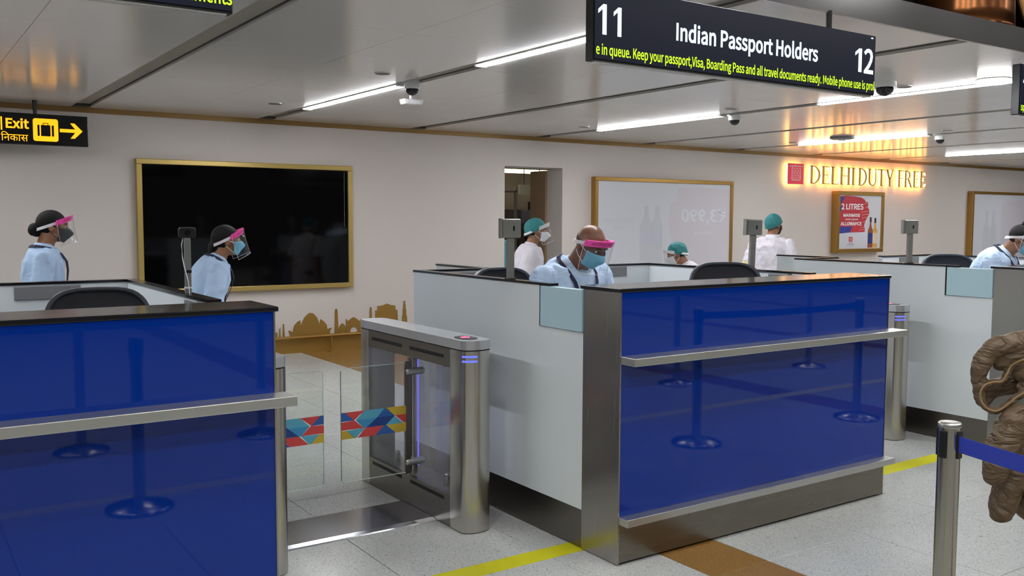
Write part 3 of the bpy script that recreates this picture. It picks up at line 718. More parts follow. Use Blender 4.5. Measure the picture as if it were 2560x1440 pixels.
# gold monument skyline fixed to the wall, and the low rail in front
sk = [('lotus_temple', 'gold lotus-shaped monument cutout on the wall above the rail', [[(3.839, .262), (3.864, .26), (3.893, .237), (3.895, .265), (3.908, .314), (3.946, .354), (3.983, .373), (3.982, .338), (3.993, .295), (4.004, .35), (4.035, .405), (4.08, .445), (4.099, .453), (4.14, .447), (4.184, .397), (4.21, .338), (4.22, .302), (4.229, .373), (4.266, .349), (4.304, .304), (4.315, .249), (4.342, .262), (4.372, .265), (4.349, .236), (4.337, .156), (3.87, .156), (3.862, .19)]]),
      ('tall_obelisk', 'tall gold pillar cutout beside the lotus-shaped monument', [[(4.405, .156), (4.412, .46), (4.420, .484), (4.434, .484), (4.442, .46), (4.458, .156)]]),
      ('domed_tomb', 'gold domed tomb cutout with arched openings', [[(4.46, .156), (4.46, .25), (4.475, .285), (4.504, .31), (4.535, .28), (4.545, .25), (4.545, .156), (4.53, .156), (4.53, .18), (4.515, .2), (4.495, .2), (4.48, .18), (4.48, .156)]]),
      ('arched_gate', 'gold pointed archway cutout next to the domed tomb', [[(4.55, .156), (4.552, .354), (4.562, .354), (4.566, .335), (4.585, .335), (4.61, .355), (4.65, .374), (4.69, .352), (4.715, .328), (4.735, .328), (4.741, .345), (4.75, .344), (4.752, .156), (4.70, .156), (4.70, .22), (4.68, .25), (4.652, .262), (4.622, .25), (4.605, .22), (4.605, .156)]]),
      ('slim_obelisk', 'slim gold pillar cutout just above the turnstile top', [[(4.855, .156), (4.862, .47), (4.874, .484), (4.884, .47), (4.892, .156)]]),
      ('stepped_gate', 'gold stepped war-memorial gate cutout', [[(4.934, .156), (4.934, .436), (4.962, .436), (4.965, .490), (5.03, .493), (5.088, .514), (5.15, .492), (5.202, .486), (5.202, .434), (5.231, .432), (5.240, .156), (5.15, .156), (5.15, .26), (5.12, .30), (5.06, .30), (5.03, .26), (5.03, .156)]]),
      ('ribbed_minaret', 'slender gold tapering minaret cutout beside the pale partition', [[(5.290, .156), (5.300, .35), (5.308, .36), (5.308, .43), (5.315, .44), (5.316, .49), (5.321, .495), (5.321, .537), (5.336, .537), (5.336, .495), (5.342, .49), (5.343, .44), (5.350, .43), (5.350, .36), (5.359, .35), (5.37, .156)]]),
      ('small_obelisk', 'small gold pillar cutout, taller of the two by the blue counter edge', [[(3.770, .156), (3.776, .335), (3.782, .346), (3.789, .335), (3.797, .156)]]),
      ('short_obelisk', 'short gold pillar cutout beside the blue counter edge', [[(3.727, .156), (3.733, .292), (3.737, .297), (3.742, .292), (3.747, .156)]]),
      ('low_block', 'low square gold building cutout at the blue counter edge', [[(3.60, .156), (3.60, .252), (3.707, .250), (3.709, .156)]])]
for nm, lb, polys in sk:
    q = MB()
    for pl in polys: q.prism(pl, (0, YW - 0.001, 0), X, Z, 0.010)
    tag(q.build(nm + '_cutout', M['goldflat']), lb, 'wall cutout', 'gold monument skyline on the back wall')
rl = thing('guard_rail', 'low gold guard rail on posts along the foot of the back wall', 'rail', (3.0, 10.10, 0))
q = MB(); q.cyl((-2.0, 10.10, 0.185), (6.7, 10.10, 0.185), 0.02, n=12); q.build('rail_bar', M['gold'], rl)
for xx in (-0.4, 1.2, 2.78, 4.33, 5.9):
    q = MB(); q.cyl((xx, 10.10, 0), (xx, 10.10, 0.175), 0.011, n=10); p_ = q.build('post', M['gold'], rl)
    q = MB(); q.cyl((xx, 10.10, 0), (xx, 10.10, 0.008), 0.042, n=16); q.build('foot_plate', M['gold'], p_)

# ------------------------------------------------------------------ hanging signs
YS = 3.15
def led_sign(x0, label):
    x1 = x0 + 1.98; t = thing('counter_sign', label, 'sign', ((x0 + x1) / 2, YS, 2.23))
    q = MB(); q.box(x0, x1, YS + 0.004, YS + 0.058, 2.230, 2.552); q.build('case', M['signcase'], t, bevel=0.004)
    q = MB(); q.box(x0 + 0.006, x1 - 0.006, YS, YS + 0.006, 2.238, 2.548); q.build('display', M['signface'], t)
    for xx in (x0 + 0.35, x1 - 0.35): q = MB(); q.cyl((xx, YS + 0.045, 2.55), (xx, YS + 0.045, ZC + 0.01), 0.016, n=10); q.build('hanger', M['blackp'], t)
    q = MB(); q.box(x0 + 0.02, x1 - 0.02, YS + 0.01, YS + 0.05, 2.224, 2.230); q.build('bottom_lip', M['alu'], t)
    return t
def stext(t, nm, body, xa, xb, zb, h, m, bold): text_obj(nm, body, m, t, (xa, YS - 0.001, zb), X, Z, width=xb - xa, height=h, bold=bold, depth=0.001, base=True)
def digit_one(t, x0, x1, zb, h):
    w_ = x1 - x0; q = MB(); q.prism([(x0 + w_ * .52, zb), (x1, zb), (x1, zb + h), (x0 + w_ * .60, zb + h), (x0, zb + h * .82), (x0, zb + h * .68), (x0 + w_ * .52, zb + h * .84)], (0, YS - 0.0005, 0), X, Z, 0.001); q.build('digit', M['ledwhite'], t)
s2 = led_sign(2.563, 'hanging black sign numbered 11 and 12 reading Indian Passport Holders')
digit_one(s2, 2.586, 2.632, 2.343, 0.128); digit_one(s2, 2.672, 2.716, 2.343, 0.124)
stext(s2, 'lettering', 'Indian Passport Holders', 3.045, 4.05, 2.367, 0.074, M['ledwhite'], 0.035)
digit_one(s2, 4.362, 4.418, 2.346, 0.124); stext(s2, 'digit', '2', 4.436, 4.520, 2.346, 0.124, M['ledwhite'], 0.03)
q = MB(); q.box(4.495, 4.512, YS - 0.002, YS - 0.001, 2.532, 2.538); q.build('indicator', M['ledwhite'], s2)
stext(s2, 'ticker_text', 'e in queue. Keep your passport,Visa, Boarding Pass and all travel documents ready. Mobile phone use is prol', 2.575, 4.536, 2.258, 0.042, M['ledgreen'], 0.03)
s1 = led_sign(2.563 - PITCHX, 'hanging black sign at the top edge with lime ticker ending in documents')
stext(s1, 'ticker_text', 'Please keep your place in queue. Keep your passport,Visa, Boarding Pass and all travel documents', -0.95, 1.008, 2.258, 0.042, M['ledgreen'], 0.03)
stext(s1, 'lettering', 'Indian Passport Holders', 3.045 - PITCHX, 4.05 - PITCHX, 2.367, 0.074, M['ledwhite'], 0.035)
s3 = led_sign(2.563 + PITCHX - 0.025, 'hanging black sign cropped by the picture edge beyond the round lamp')
digit_one(s3, 6.098, 6.146, 2.343, 0.128); stext(s3, 'digit', '3', 6.17, 6.25, 2.343, 0.128, M['ledwhite'], 0.03)
stext(s3, 'ticker_text', 'sport,Visa, Boarding Pass and all travel documents ready. Mobile phone use is prohibited', 6.078, 8.03, 2.258, 0.042, M['ledgreen'], 0.03)

# exit sign
YE = 9.8
ex = thing('exit_sign', 'black Exit sign with yellow suitcase symbol and arrow', 'sign', (0.9, YE, 2.222))
q = MB(); q.box(-0.35, 1.716, YE, YE + 0.07, 2.222, 2.512); q.build('case', M['signcase'], ex, bevel=0.004)
for xx in (1.265, 0.1): q = MB(); q.cyl((xx, YE + 0.035, 2.505), (xx, YE + 0.035, ZC + 0.005), 0.016, 0.024, n=10); q.build('hanger', M['blackp'], ex)
def ew(u, v):                    # crop pixels to sign face
    return (1.716 - (792 - u) / 3.6 * 0.003405, 2.512 - (v - (1004 + (u) * 0.0716)) / 3.6 * 0.003835)
ye = YE - 0.001
text_obj('lettering', 'Exit', M['exityellow'], ex, (ew(50, 1140)[0], ye, ew(50, 1140)[1]), X, Z, width=0.193, height=0.083, bold=0.045, depth=0.001, base=True)
q = MB(); q.box(ew(6, 0)[0], ew(20, 0)[0], ye - 0.001, ye, ew(10, 1160)[1], ew(10, 1045)[1]); q.build('divider', M['exityellow'], ex)
text_obj('lettering', '\u093f\u0928\u0915\u093e\u0938', M['exityellow'], ex, (ew(5, 1250)[0], ye, ew(5, 1250)[1]), X, Z, width=0.225, height=0.085, bold=0.002, depth=0.001)
a = ew(288, 1270); c = ew(515, 1072)
def rrect(x0, z0, x1, z1, r):
    return [p for cx, cz, a0 in ((x1 - r, z0 + r, -90), (x1 - r, z1 - r, 0), (x0 + r, z1 - r, 90), (x0 + r, z0 + r, 180)) for p in arc(cx, cz, r, r, a0, a0 + 90, 6)]
ix0, ix1 = ew(288, 1200)[0], ew(515, 1200)[0]; iz1, iz0 = ew(400, 1072)[1], ew(400, 1270)[1]
q = MB(); q.prism(rrect(ix0, iz0, ix1, iz1, 0.022), (0, ye, 0), X, Z, 0.001); ic = q.build('suitcase_symbol', M['exityellow'], ex)
cx = (ix0 + ix1) / 2; cz = (iz0 + iz1) / 2 - 0.006; hw, hh = 0.070, 0.052
for (x0, x1) in ((cx - hw, cx - hw * 0.74), (cx - hw * 0.58, cx + hw * 0.58), (cx + hw * 0.74, cx + hw)): q = MB(); q.prism(rrect(x0, cz - hh, x1, cz + hh, 0.004), (0, ye - 0.001, 0), X, Z, 0.001); q.build('suitcase_shape', M['signcase'], ic)
q = MB()
for (x0, x1, z0, z1) in ((cx - .024, cx + .024, cz + hh + .014, cz + hh + .020), (cx - .024, cx - .018, cz + hh, cz + hh + .018), (cx + .018, cx + .024, cz + hh, cz + hh + .018)): q.prism([(x0, z0), (x1, z0), (x1, z1), (x0, z1)], (0, ye - 0.001, 0), X, Z, 0.001)
q.build('suitcase_handle', M['signcase'], ic)
ax0 = ew(530, 0)[0]; ax1 = ew(740, 0)[0]; az = ew(640, 1185)[1]
q = MB(); q.prism([(ax0, az - .016), (ax1 - .065, az - .016), (ax1 - .108, az - .072), (ax1 - .070, az - .072), (ax1, az), (ax1 - .070, az + .072), (ax1 - .108, az + .072), (ax1 - .065, az + .016), (ax0, az + .016)], (0, ye, 0), X, Z, 0.001)
q.build('arrow', M['exityellow'], ex)

# ------------------------------------------------------------------ counters and booths
YC = 3.09
def counter(dx, label):
    x0, x1 = 2.683 + dx, 4.645 + dx
    t = thing('immigration_counter', label, 'counter', ((x0 + x1) / 2, 3.22, 0), 'blue glass immigration counters')
    q = MB(); q.box(x0 + 0.02, x1 - 0.02, YC + 0.014, 3.34, 0.01, 1.226); q.build('carcass', M['grey'], t)
    q = MB(); q.box(x0 + 0.004, x1 - 0.003, YC, YC + 0.014, 0.945, 1.228); q.build('blue_panel', M['blue'], t)
    q = MB(); q.box(x0 + 0.004, x1 - 0.003, YC, YC + 0.014, 0.222, 0.912); q.build('blue_panel', M['blue'], t)
    q = MB(); q.box(x0 - 0.003, x0 + 0.004, YC - 0.003, 3.348, 0.004, 1.228); q.build('steel_end', M['steel'], t)
    q = MB(); q.box(x1 - 0.003, x1 + 0.003, YC - 0.003, 3.348, 0.004, 1.228); q.build('steel_end', M['steel'], t)
    q = MB(); q.box(x0 + 0.004, x1 - 0.003, YC - 0.003, YC + 0.012, 0.012, 0.19); q.build('kick_plate', M['kick'], t)
    q = MB(); q.box(x0 + 0.03, x1 - 0.03, YC + 0.02, 3.33, 0.0, 0.014); q.build('plinth', M['darkgap'], t)
    q = MB(); q.box(x0 + 0.002, x1 + 0.045, 2.994, YC + 0.001, 0.911, 0.947); q.build('bag_ledge', M['alu'], t, bevel=0.003)
    q = MB(); q.box(x0 + 0.002, x1 + 0.025, 3.030, YC + 0.001, 0.188, 0.222); q.build('kick_rail', M['alu'], t, bevel=0.003)
    q = MB(); q.box(x0 - 0.005, x1 + 0.016, YC - 0.004, 3.372, 1.228, 1.245); q.build('worktop', M['black'], t, bevel=0.003)
    q = MB(); q.box(x0 + 0.03, x1 - 0.03, 3.36, 3.80, 0.92, 0.95); q.build('desk_shelf', M['white'], t)
    return t
counter(0, 'blue glass counter in the middle with steel ledge, below the numbered sign')
counter(-PITCHX, 'blue glass counter cropped by the picture edge beside the turnstile')
counter(PITCHX, 'far counter of which mostly the steel end shows, behind the hanging jacket')

def booth(dx, which):
    xl = 2.683 + dx; xr = 4.56 + dx; yb = 5.0; zt = 1.226
    # side partition on the entry side
    t = thing('side_partition', 'pale side partition with frosted glass inset, ' + which, 'partition', (xl + 0.02, 4.2, 0))
    q = MB(); q.box(xl, xl + 0.04, 3.349, 5.0, 0.188, 1.026); q.box(xl, xl + 0.04, 3.69, 5.0, 1.026, zt); q.build('panel', M['white'], t)
    q = MB(); q.box(xl + 0.002, xl + 0.038, 3.349, 5.0, 0.004, 0.188); q.build('steel_base', M['steeld'], t)
    q = MB(); q.box(xl - 0.004, xl + 0.046, 3.605, 5.004, zt, zt + 0.012); q.build('cap_strip', M['black'], t)
    q = MB(); q.box(xl - 0.012, xl + 0.03, 3.350, 3.676, 1.028, 1.224); q.build('frosted_glass', M['frost'], t, bevel=0.002)
    q = MB(); q.box(xl - 0.006, xl + 0.03, 3.677, 3.690, 1.026, zt); q.build('glass_channel', M['darkgap'], t)
    # back partition in two pieces with a door between
    for a, c, nm in ((xl + 0.041, xl + 0.50, 'back partition, short piece beside the door gap, '), (xl + 1.12, xr + 0.04, 'back partition, long piece past the door gap, ')):
        t = thing('back_partition', 'white ' + nm + which, 'partition', ((a + c) / 2, yb - 0.02, 0))
        q = MB(); q.box(a, c, yb - 0.05, yb - 0.01, 0.18, zt); q.build('panel', M['white'], t)
        q = MB(); q.box(a, c, yb - 0.048, yb - 0.012, 0.004, 0.18); q.build('steel_base', M['steeld'], t)
        q = MB(); q.box(a, c, yb - 0.056, yb - 0.004, zt, zt + 0.012); q.build('cap_strip', M['black'], t)
        m = (a + c) / 2; q = MB(); q.box(m - 0.15, m + 0.14, yb - 0.060, yb - 0.050, 1.155, zt - 0.008); q.build('grey_plate', M['grey'], t, bevel=0.002)
    # open door leaf
    t = thing('booth_door', 'white low door standing open at the rear, ' + which, 'door leaf', (xl + 0.52, 5.3, 0))
    q = MB(); q.box(xl + 0.50, xl + 0.54, yb, yb + 0.60, 0.05, zt); q.build('leaf', M['white'], t)
    q = MB(); q.box(xl + 0.495, xl + 0.545, yb, yb + 0.605, zt, zt + 0.012); q.build('cap_strip', M['black'], t)
    q = MB(); q.box(xl + 0.505, xl + 0.535, yb + 0.02, yb + 0.05, 0.0, 0.05); q.build('floor_pivot', M['steeld'], t)
    # partition on the far side
    t = thing('far_partition', 'white inner partition on the far side, ' + which, 'partition', (xr, 4.3, 0))
    q = MB(); q.box(xr, xr + 0.04, 3.72, 4.949, 0.18, zt); q.build('panel', M['white'], t)
    q = MB(); q.box(xr + 0.002, xr + 0.038, 3.72, 4.949, 0.004, 0.18); q.build('steel_base', M['steeld'], t)
    q = MB(); q.box(xr - 0.006, xr + 0.046, 3.55, 4.943, zt, zt + 0.012); q.build('cap_strip', M['black'], t)
    q = MB(); q.box(xr - 0.012, xr, 3.64, 3.86, 1.13, zt - 0.01); q.build('grey_plate', M['grey'], t)
    q = MB(); q.box(xr + 0.008, xr + 0.03, 3.58, 3.61, 0.0, zt); q.build('end_post', M['alu'], t)
    # raised platform the officers sit on
    q = MB(); q.box(xl + 0.05, xr - 0.015, 3.35, 4.94, 0.0, 0.16)
    tag(q.build('booth_platform', M['grey'], bevel=0.004), 'raised grey platform inside the booth, ' + which, 'platform')
booth(-PITCHX, 'at the counter cropped by the picture edge')
booth(0, 'at the middle counter under the numbered sign')
booth(PITCHX, 'at the far counter behind the jacket')

# ------------------------------------------------------------------ turnstiles
def outline(x0, x1, y0, y1, r, n=10):
    cx = (x0 + x1) / 2; r = (x1 - x0) / 2; e = 0.6
    a = [(cx + r * math.cos(t), y0 + r * e + r * e * math.sin(t)) for t in [math.pi + math.pi * i / n for i in range(n + 1)]]
    b = [(cx + r * math.cos(t), y1 - r * e + r * e * math.sin(t)) for t in [math.pi * i / n for i in range(n + 1)]]
    return a + b
def turnstile(x0, side, label):
    x1 = x0 + 0.165; y0, y1 = 3.80, 5.02; cx = (x0 + x1) / 2
    t = thing('turnstile', label, 'turnstile', (cx, 4.41, 0), 'steel turnstile cabinets beside the counters')
    ya, yb = 3.948, 4.872
    # two rounded end columns joined by plinth and header
    ol = outline(x0, x1, y0, y1, 0.08)
    near = [p for p in ol if p[1] < 3.90] ; farr = [p for p in ol if p[1] > 4.93]
    near = near + [(x1, ya), (x0, ya)]; farr = [(x1, yb)] + farr + [(x0, yb)]
    for nm, pl in (('end_column', near), ('end_column', farr)):
        q = MB(); q.rings([[(p[0], p[1], z) for p in pl] for z in (0.005, 0.906)], smooth=False); o = q.build(nm, M['steelv'], t)
        for p_ in o.data.polygons: p_.use_smooth = len(p_.vertices) == 4
        o.data.set_sharp_from_angle(angle=0.6)
    q = MB(); q.box(x0 + .001, x1 - .001, ya, yb, 0.005, 0.166); pl_ = q.build('plinth', M['steeld'], t)
    q = MB(); q.box(x0 + .001, x1 - .001, ya, yb, 0.813, 0.906); hd = q.build('header', M['steeld'], t)
    q = MB(); q.rings([[(p[0], p[1], z) for p in ol] for z in (0.912, 0.957)], smooth=False); o = q.build('lid', M['lid'], t, bevel=0.004)
    q = MB(); q.rings([[(cx + (p[0] - cx) * .97, p[1], z) for p in ol] for z in (0.906, 0.912)], smooth=False); q.build('lid_gap', M['darkgap'], t)
    for s, xf in ((-1, x0), (1, x1)):
        for z in (0.862, 0.139):
            par = hd if z > .5 else pl_
            for a, c in ((4.016, 4.373), (4.474, 4.83)): q = MB(); q.box(xf - .0012, xf + .0012, a, c, z - .0085, z + .0085); q.build('vent_slot', M['darkgap'], par)
        xp = xf - s * 0.012
        q = MB(); q.box(xp - .002, xp + .002, ya, 4.36, 0.17, 0.81); q.build('clear_pane', M['poly'], t)
        q = MB(); q.box(xp - .002, xp + .002, 4.43, yb, 0.17, 0.81); q.build('clear_pane', M['poly'], t)
        q = MB(); q.box(xf - .0014, xf + .0014, 3.945, 3.9475, 0.093, 0.906); q.box(xf - .0014, xf + .0014, 4.876, 4.8785, 0.093, 0.906); q.build('panel_edge', M['alu'], t)
    # shaft with collars, clamp plate and motor light
    sx = x0 + 0.028 if side < 0 else x1 - 0.028; q = MB(); q.cyl((sx, 4.395, 0.166), (sx, 4.395, 0.813), 0.018); sh_ = q.build('shaft', M['steelv'], t)
    for z in (0.205, 0.775): q = MB(); q.cyl((sx, 4.395, z - .03), (sx, 4.395, z + .03), 0.026); q.build('shaft_collar', M['steel'], sh_)
    d = -side
    for z in (0.245, 0.735):
        q = MB(); q.cyl((sx - 0.045 * 1, 4.37, z), (sx + 0.045, 4.37, z), 0.02); q.ell((sx - .045, 4.37, z), (.016, .02, .02)); q.ell((sx + .045, 4.37, z), (.016, .02, .02)); q.build('clamp', M['alu'], sh_)
    px_ = x0 - 0.035 if side < 0 else x1 + 0.035
    q = MB(); ex_ = x0 + 0.002 if side < 0 else x1 - 0.002; q.box(min(px_, ex_), max(px_, ex_), 4.362, 4.372, 0.185, 0.792); q.build('clamp_plate', M['steeld'], sh_)
    q = MB(); q.box(cx - .004, cx + .004, 4.43, 4.434, 0.2, 0.80); q.build('inner_light', M['ledviolet'], t)
    for yy_ in (4.12, 4.68): q = MB(); q.cyl((cx, yy_, 0.166), (cx, yy_, 0.215), 0.017); q.ell((cx, yy_, 0.215), 0.017); q.build('sensor_knob', M['steel'], t)
    for yy_ in (4.12, 4.68): q = MB(); q.cyl((cx, yy_, 0.813), (cx, yy_, 0.79), 0.02); q.build('sensor_eye', M['blackp'], t)
    # glass wing
    g0, g1 = (1.915 + (x0 - 2.32), x0 - 0.036) if side < 0 else (x1 + 0.036, x1 + 0.385)
    r = 0.012; q = MB(); q.prism(rrect(g0, 0.195, g1, 0.787, r), (0, 4.361, 0), X, Z, 0.010)
    gl = q.build('glass_wing', M['glass'], t)
    q = MB()
    e = 0.0016
    for (a, c, z0, z1) in ((g0 + r, g1, 0.787 - e, 0.787), (g0 + r, g1, 0.195, 0.195 + e)): q.box(a, c, 4.351, 4.361, z0, z1)
    for xx in ((g0,) if side < 0 else (g1 - e,)): q.box(xx, xx + e, 4.351, 4.361, 0.195 + r, 0.787 - r)
    q.build('polished_edge', M['edge'], gl)
    # coloured safety band of triangles
    cols_ = [mat('band_colour', rgb(*c_), 0.5) for c_ in ((212, 74, 74), (92, 176, 204), (48, 96, 170), (28, 68, 138), (206, 176, 60), (64, 150, 200))] if 'band' not in M else M['band']
    M['band'] = cols_
    RD, AQ, BL, NV, YL, SK = cols_
    W_ = 0.37
    def U(u, v): return (g0 + (u - 640) / (1318 - 640) * (g1 - g0), 0.421 + (1 - (v)) * 0.138)
    # rows: three strips of slanted cells, read off the wing (u along, v down 0..1)
    tri = [(BL, [(640, 0), (675, 0), (770, .33), (640, .33)]), (RD, [(675, 0), (880, 0), (770, .33)]), (AQ, [(880, 0), (1090, 0), (1005, .33), (785, .33)]), (BL, [(1090, 0), (1195, .33), (1005, .33)]),
           (YL, [(1110, 0), (1318, 0), (1318, .33), (1195, .33)]), (RD, [(640, .36), (775, .33), (870, .66), (640, .66)]), (SK, [(785, .33), (1005, .33), (895, .66), (870, .66)]), (NV, [(1005, .33), (1195, .33), (1100, .66), (895, .66)]),
           (AQ, [(1195, .36), (1290, .66), (1100, .66)]), (RD, [(1200, .33), (1318, .33), (1318, .64), (1290, .64)]), (YL, [(640, .68), (690, .68), (780, 1), (640, 1)]), (AQ, [(690, .68), (880, .66), (790, 1), (775, 1)]),
           (RD, [(895, .66), (1080, .66), (985, 1), (800, 1)]), (BL, [(1080, .68), (1105, .66), (1205, 1), (985, 1)]), (YL, [(1105, .66), (1318, .66), (1318, 1), (1205, 1)])]
    if side > 0: tri = [(c_, [(1958 - u, v) for u, v in reversed(pl)]) for c_, pl in tri]
    for c_, pl in tri:
        q = MB(); q.prism([U(*p) for p in pl], (0, 4.3504, 0), X, Z, 0.0006); q.build('band_cell', c_, gl)
    # status lights and reader
    for z in (0.880, 0.857):
        arcp = [(cx + 0.0835 * math.cos(a), 3.80 + 0.0495 + 0.0505 * math.sin(a)) for a in [math.pi * (1.08 + 0.36 * i / 8) for i in range(9)]]
        q = MB(); q.rings([[(p[0], p[1], z - .0045), (p[0], p[1], z + .0045), (cx + (p[0] - cx) * .98, p[1] + .002, z + .0045), (cx + (p[0] - cx) * .98, p[1] + .002, z - .0045)] for p in arcp], smooth=False); q.build('status_light', M['ledblue'], t)
    pad = [(cx + 0.048 * math.cos(a), 3.935 + 0.10 * math.sin(a) * (1 - 0.3 * abs(math.sin(a)))) for a in [2 * math.pi * i / 24 for i in range(24)]]
    q = MB(); q.rings([[(p[0], p[1], z) for p in pad] for z in (0.957, 0.9595)], smooth=False); rd = q.build('card_reader', M['screen'], t)
    q = MB()
    q.prism([(cx + a, 3.945 + b_) for a, b_ in ((-.03, -.006), (.006, -.03), (.03, .0), (.012, .01), (.02, .028), (-.012, .014))], (0, 0, 0.9595), X, Y, 0.0008); q.build('red_symbol', M['ledred'], rd)
    return t
turnstile(2.32, -1, 'steel turnstile with glass wing against the side of the middle counter')
turnstile(1.27, 1, 'turnstile mostly hidden behind the cropped blue counter')
turnstile(2.32 + PITCHX, -1, 'turnstile showing one rounded steel end between the middle and far counters')
for x0, x1, lb in ((1.437, 2.318, 'bright steel threshold plate on the floor between the glass wings'),):
    q = MB(); q.rings([[(x0, a, z), (x1, a, z), (x1, b_, z), (x0, b_, z)] for a, b_, z in ((4.085, 4.475, 0.0005), (4.088, 4.472, 0.006), (4.125, 4.452, 0.010))], smooth=False)
    tag(q.build('threshold_plate', mat('threshold_steel', rgb(176, 178, 184), 0.16, 1.0, var=0.06, scale=3)), lb, 'floor plate')

# floor tape
for x0, x1, lb in ((-0.9 - PITCHX, 2.70, 'yellow tape line on the floor running into the middle counter base'), (4.60, 9.0, 'yellow tape line on the floor between middle and far counters')):
    q = MB(); q.rings([[(x0, a, z), (x1, a, z), (x1, b_, z), (x0, b_, z)] for a, b_, z in ((3.330, 3.452, 0.0003), (3.331, 3.451, 0.0012))], smooth=False)
    tag(q.build('floor_tape', M['yellow']), lb, 'floor marking')
q = MB(); q.rings([[(x0, a, z), (x1, a, z), (x1, b_, z), (x0, b_, z)] for x0, x1, a, b_, z in ((-4, 12, 0.74, 0.86, 0.0003), (-4, 12, 0.741, 0.859, 0.0012))], smooth=False)
tag(q.build('floor_tape', M['yellow']), 'yellow tape line seen only as a reflection in the blue panels', 'floor marking')

# ------------------------------------------------------------------ belt posts
def stanchion(x, y, label, h=0.95, belts=()):
    t = thing('belt_post', label, 'belt post', (x, y, 0), 'steel belt posts of the queue')
    q = MB(); q.lathe([(0.17, 0.0), (0.175, 0.012), (0.16, 0.022), (0.08, 0.04), (0.034, 0.055), (0.001, 0.056)], (x, y, 0), 32); q.build('base', M['pole'], t)
    q = MB(); q.cyl((x, y, 0.04), (x, y, h - 0.012), 0.0318, n=28); q.build('pole', M['pole'], t)
    q = MB(); q.lathe([(0.0325, h - 0.014), (0.0335, h - 0.004), (0.030, h), (0.001, h)], (x, y, 0), 28); q.build('top_cap', M['alu'], t)
    for a in (0, 90, 180, 270):
        c, s = math.cos(math.radians(a)), math.sin(math.radians(a)); q = MB()
        q.add([(x + c * rr - s * ss, y + s * rr + c * ss, z) for rr in (0.028, 0.036) for ss in (-0.012, 0.012) for z in (h - 0.105, h - 0.022)],
              [(0, 1, 3, 2), (4, 6, 7, 5), (0, 4, 5, 1), (2, 3, 7, 6), (0, 2, 6, 4), (1, 5, 7, 3)]); q.build('belt_slot', M['blackp'], t, bevel=0.003)
    return t
def belt(a, b_, z, label):
    a = Vector(a); b_ = Vector(b_); d = (b_ - a).normalized(); a = a + d * 0.034; b_ = b_ - d * 0.034; n = d.cross(Z)
    pts = [a.lerp(b_, i / 12) - Z * (0.012 * 4 * (i / 12) * (1 - i / 12)) for i in range(13)]
    q = MB(); q.ribbon(pts, Z, 0.048, 0.0015, n); tag(q.build('queue_belt', M['belt']), label, 'queue belt')
ST = (2.627, 1.529)
stanchion(*ST, 'shiny steel belt post in front of the hanging jacket')
refl = 'belt post mirrored in the blue panel '
stanchion(4.644, 1.641, refl + 'of the middle counter, the closest one', 0.95)
stanchion(6.30, 1.741, refl + 'of the middle counter close to its far end', 0.95)
stanchion(6.18, -0.13, refl + 'of the middle counter behind the first', 0.95)
stanchion(8.09, -0.12, refl + 'of the middle counter, furthest back', 0.95)
stanchion(1.10, 1.05, refl + 'of the cropped counter, large base', 0.93)
stanchion(1.06, -0.42, refl + 'of the cropped counter, behind the ledge', 0.93)
zb = 0.95 - 0.06
NP = (2.22, -0.25)
stanchion(*NP, 'belt post beyond the picture edge holding the other end of the blue belt')
belt((ST[0], ST[1], zb), (NP[0], NP[1], zb), zb, 'blue belt stretched from the steel post across the jacket')
belt((4.644, 1.641, zb), (6.30, 1.741, zb), zb, 'blue belt seen only as a reflection in the middle counter')

# ------------------------------------------------------------------ camera posts on the partitions
def scanner(x, y, z0, hz, rz, label, tilt=0.0):
    t = thing('face_camera', label, 'camera stand', (x, y, z0), 'steel face camera stands on the partitions'); t.rotation_euler = (tilt, tilt * 0.8, rz)
    ORIG[t] = Vector((0, 0, 0)); h = hz - z0
    q = MB(); q.box(-.018, .018, -.018, .018, 0, h - 0.098); q.build('post', M['device'], t, bevel=0.004)
    q = MB(); q.box(-.024, .024, -.024, .024, 0, 0.006); q.build('foot_plate', M['steeld'], t)
    q = MB(); q.box(-.048, .050, -.026, .020, h - 0.098, h); hd = q.build('camera_box', M['device'], t, bevel=0.006)
    q = MB(); q.box(-.058, -.050, -.03, .026, h - 0.1, h + .002); q.build('side_fin', M['alu'], t)
    q = MB(); q.prism(rrect(.008, h - .062, .018, h - .036, .0045), (0, -.0255, 0), X, Z, 0.001); q.build('lens_slot', M['darkgap'], hd)
scanner(2.703, 3.985, 1.238, 1.549, math.radians(-22), 'steel face camera on a post beside the bald officer')
scanner(4.585, 4.03, 1.238, 1.552, math.radians(-30), 'steel face camera leaning on its post beside the empty chair', 0.03)
scanner(2.703 + PITCHX, 3.99, 1.238, 1.552, math.radians(-38), 'steel face camera on a post below the small liquor poster')
t = thing('webcam_post', 'black webcam on a slim grey post with loose cable, before the screen', 'camera stand', (1.045, 3.895, 1.238)); ORIG[t] = Vector((0, 0, 0)); t.rotation_euler = (0, 0, math.radians(-10))
q = MB(); q.box(-.0125, .0125, -.0125, .0125, 0, 0.222); q.build('post', mat('grey_post', rgb(120, 124, 120), 0.5, 0.4), t, bevel=0.002)
q = MB(); q.box(-.0135, .0135, -.0135, .0135, 0.085, 0.097); q.build('tape_band', M['blackp'], t)
q = MB(); q.box(-.014, .014, -.014, .014, 0.022, 0.028); q.build('cable_tie', M['strap'], t)
q = MB(); q.prism(rrect(-.034, .228, .034, .272, .012), (0, .012, 0), X, Z, 0.026); wc = q.build('camera_body', M['blackp'], t, bevel=0.004)
q = MB(); q.cyl((0, -.013, .25), (0, -.018, .25), 0.011); q.build('lens', M['dome'], wc)
q = MB(); q.box(-.011, .011, -.01, .01, .22, .229); q.build('mount', M['alu'], t)
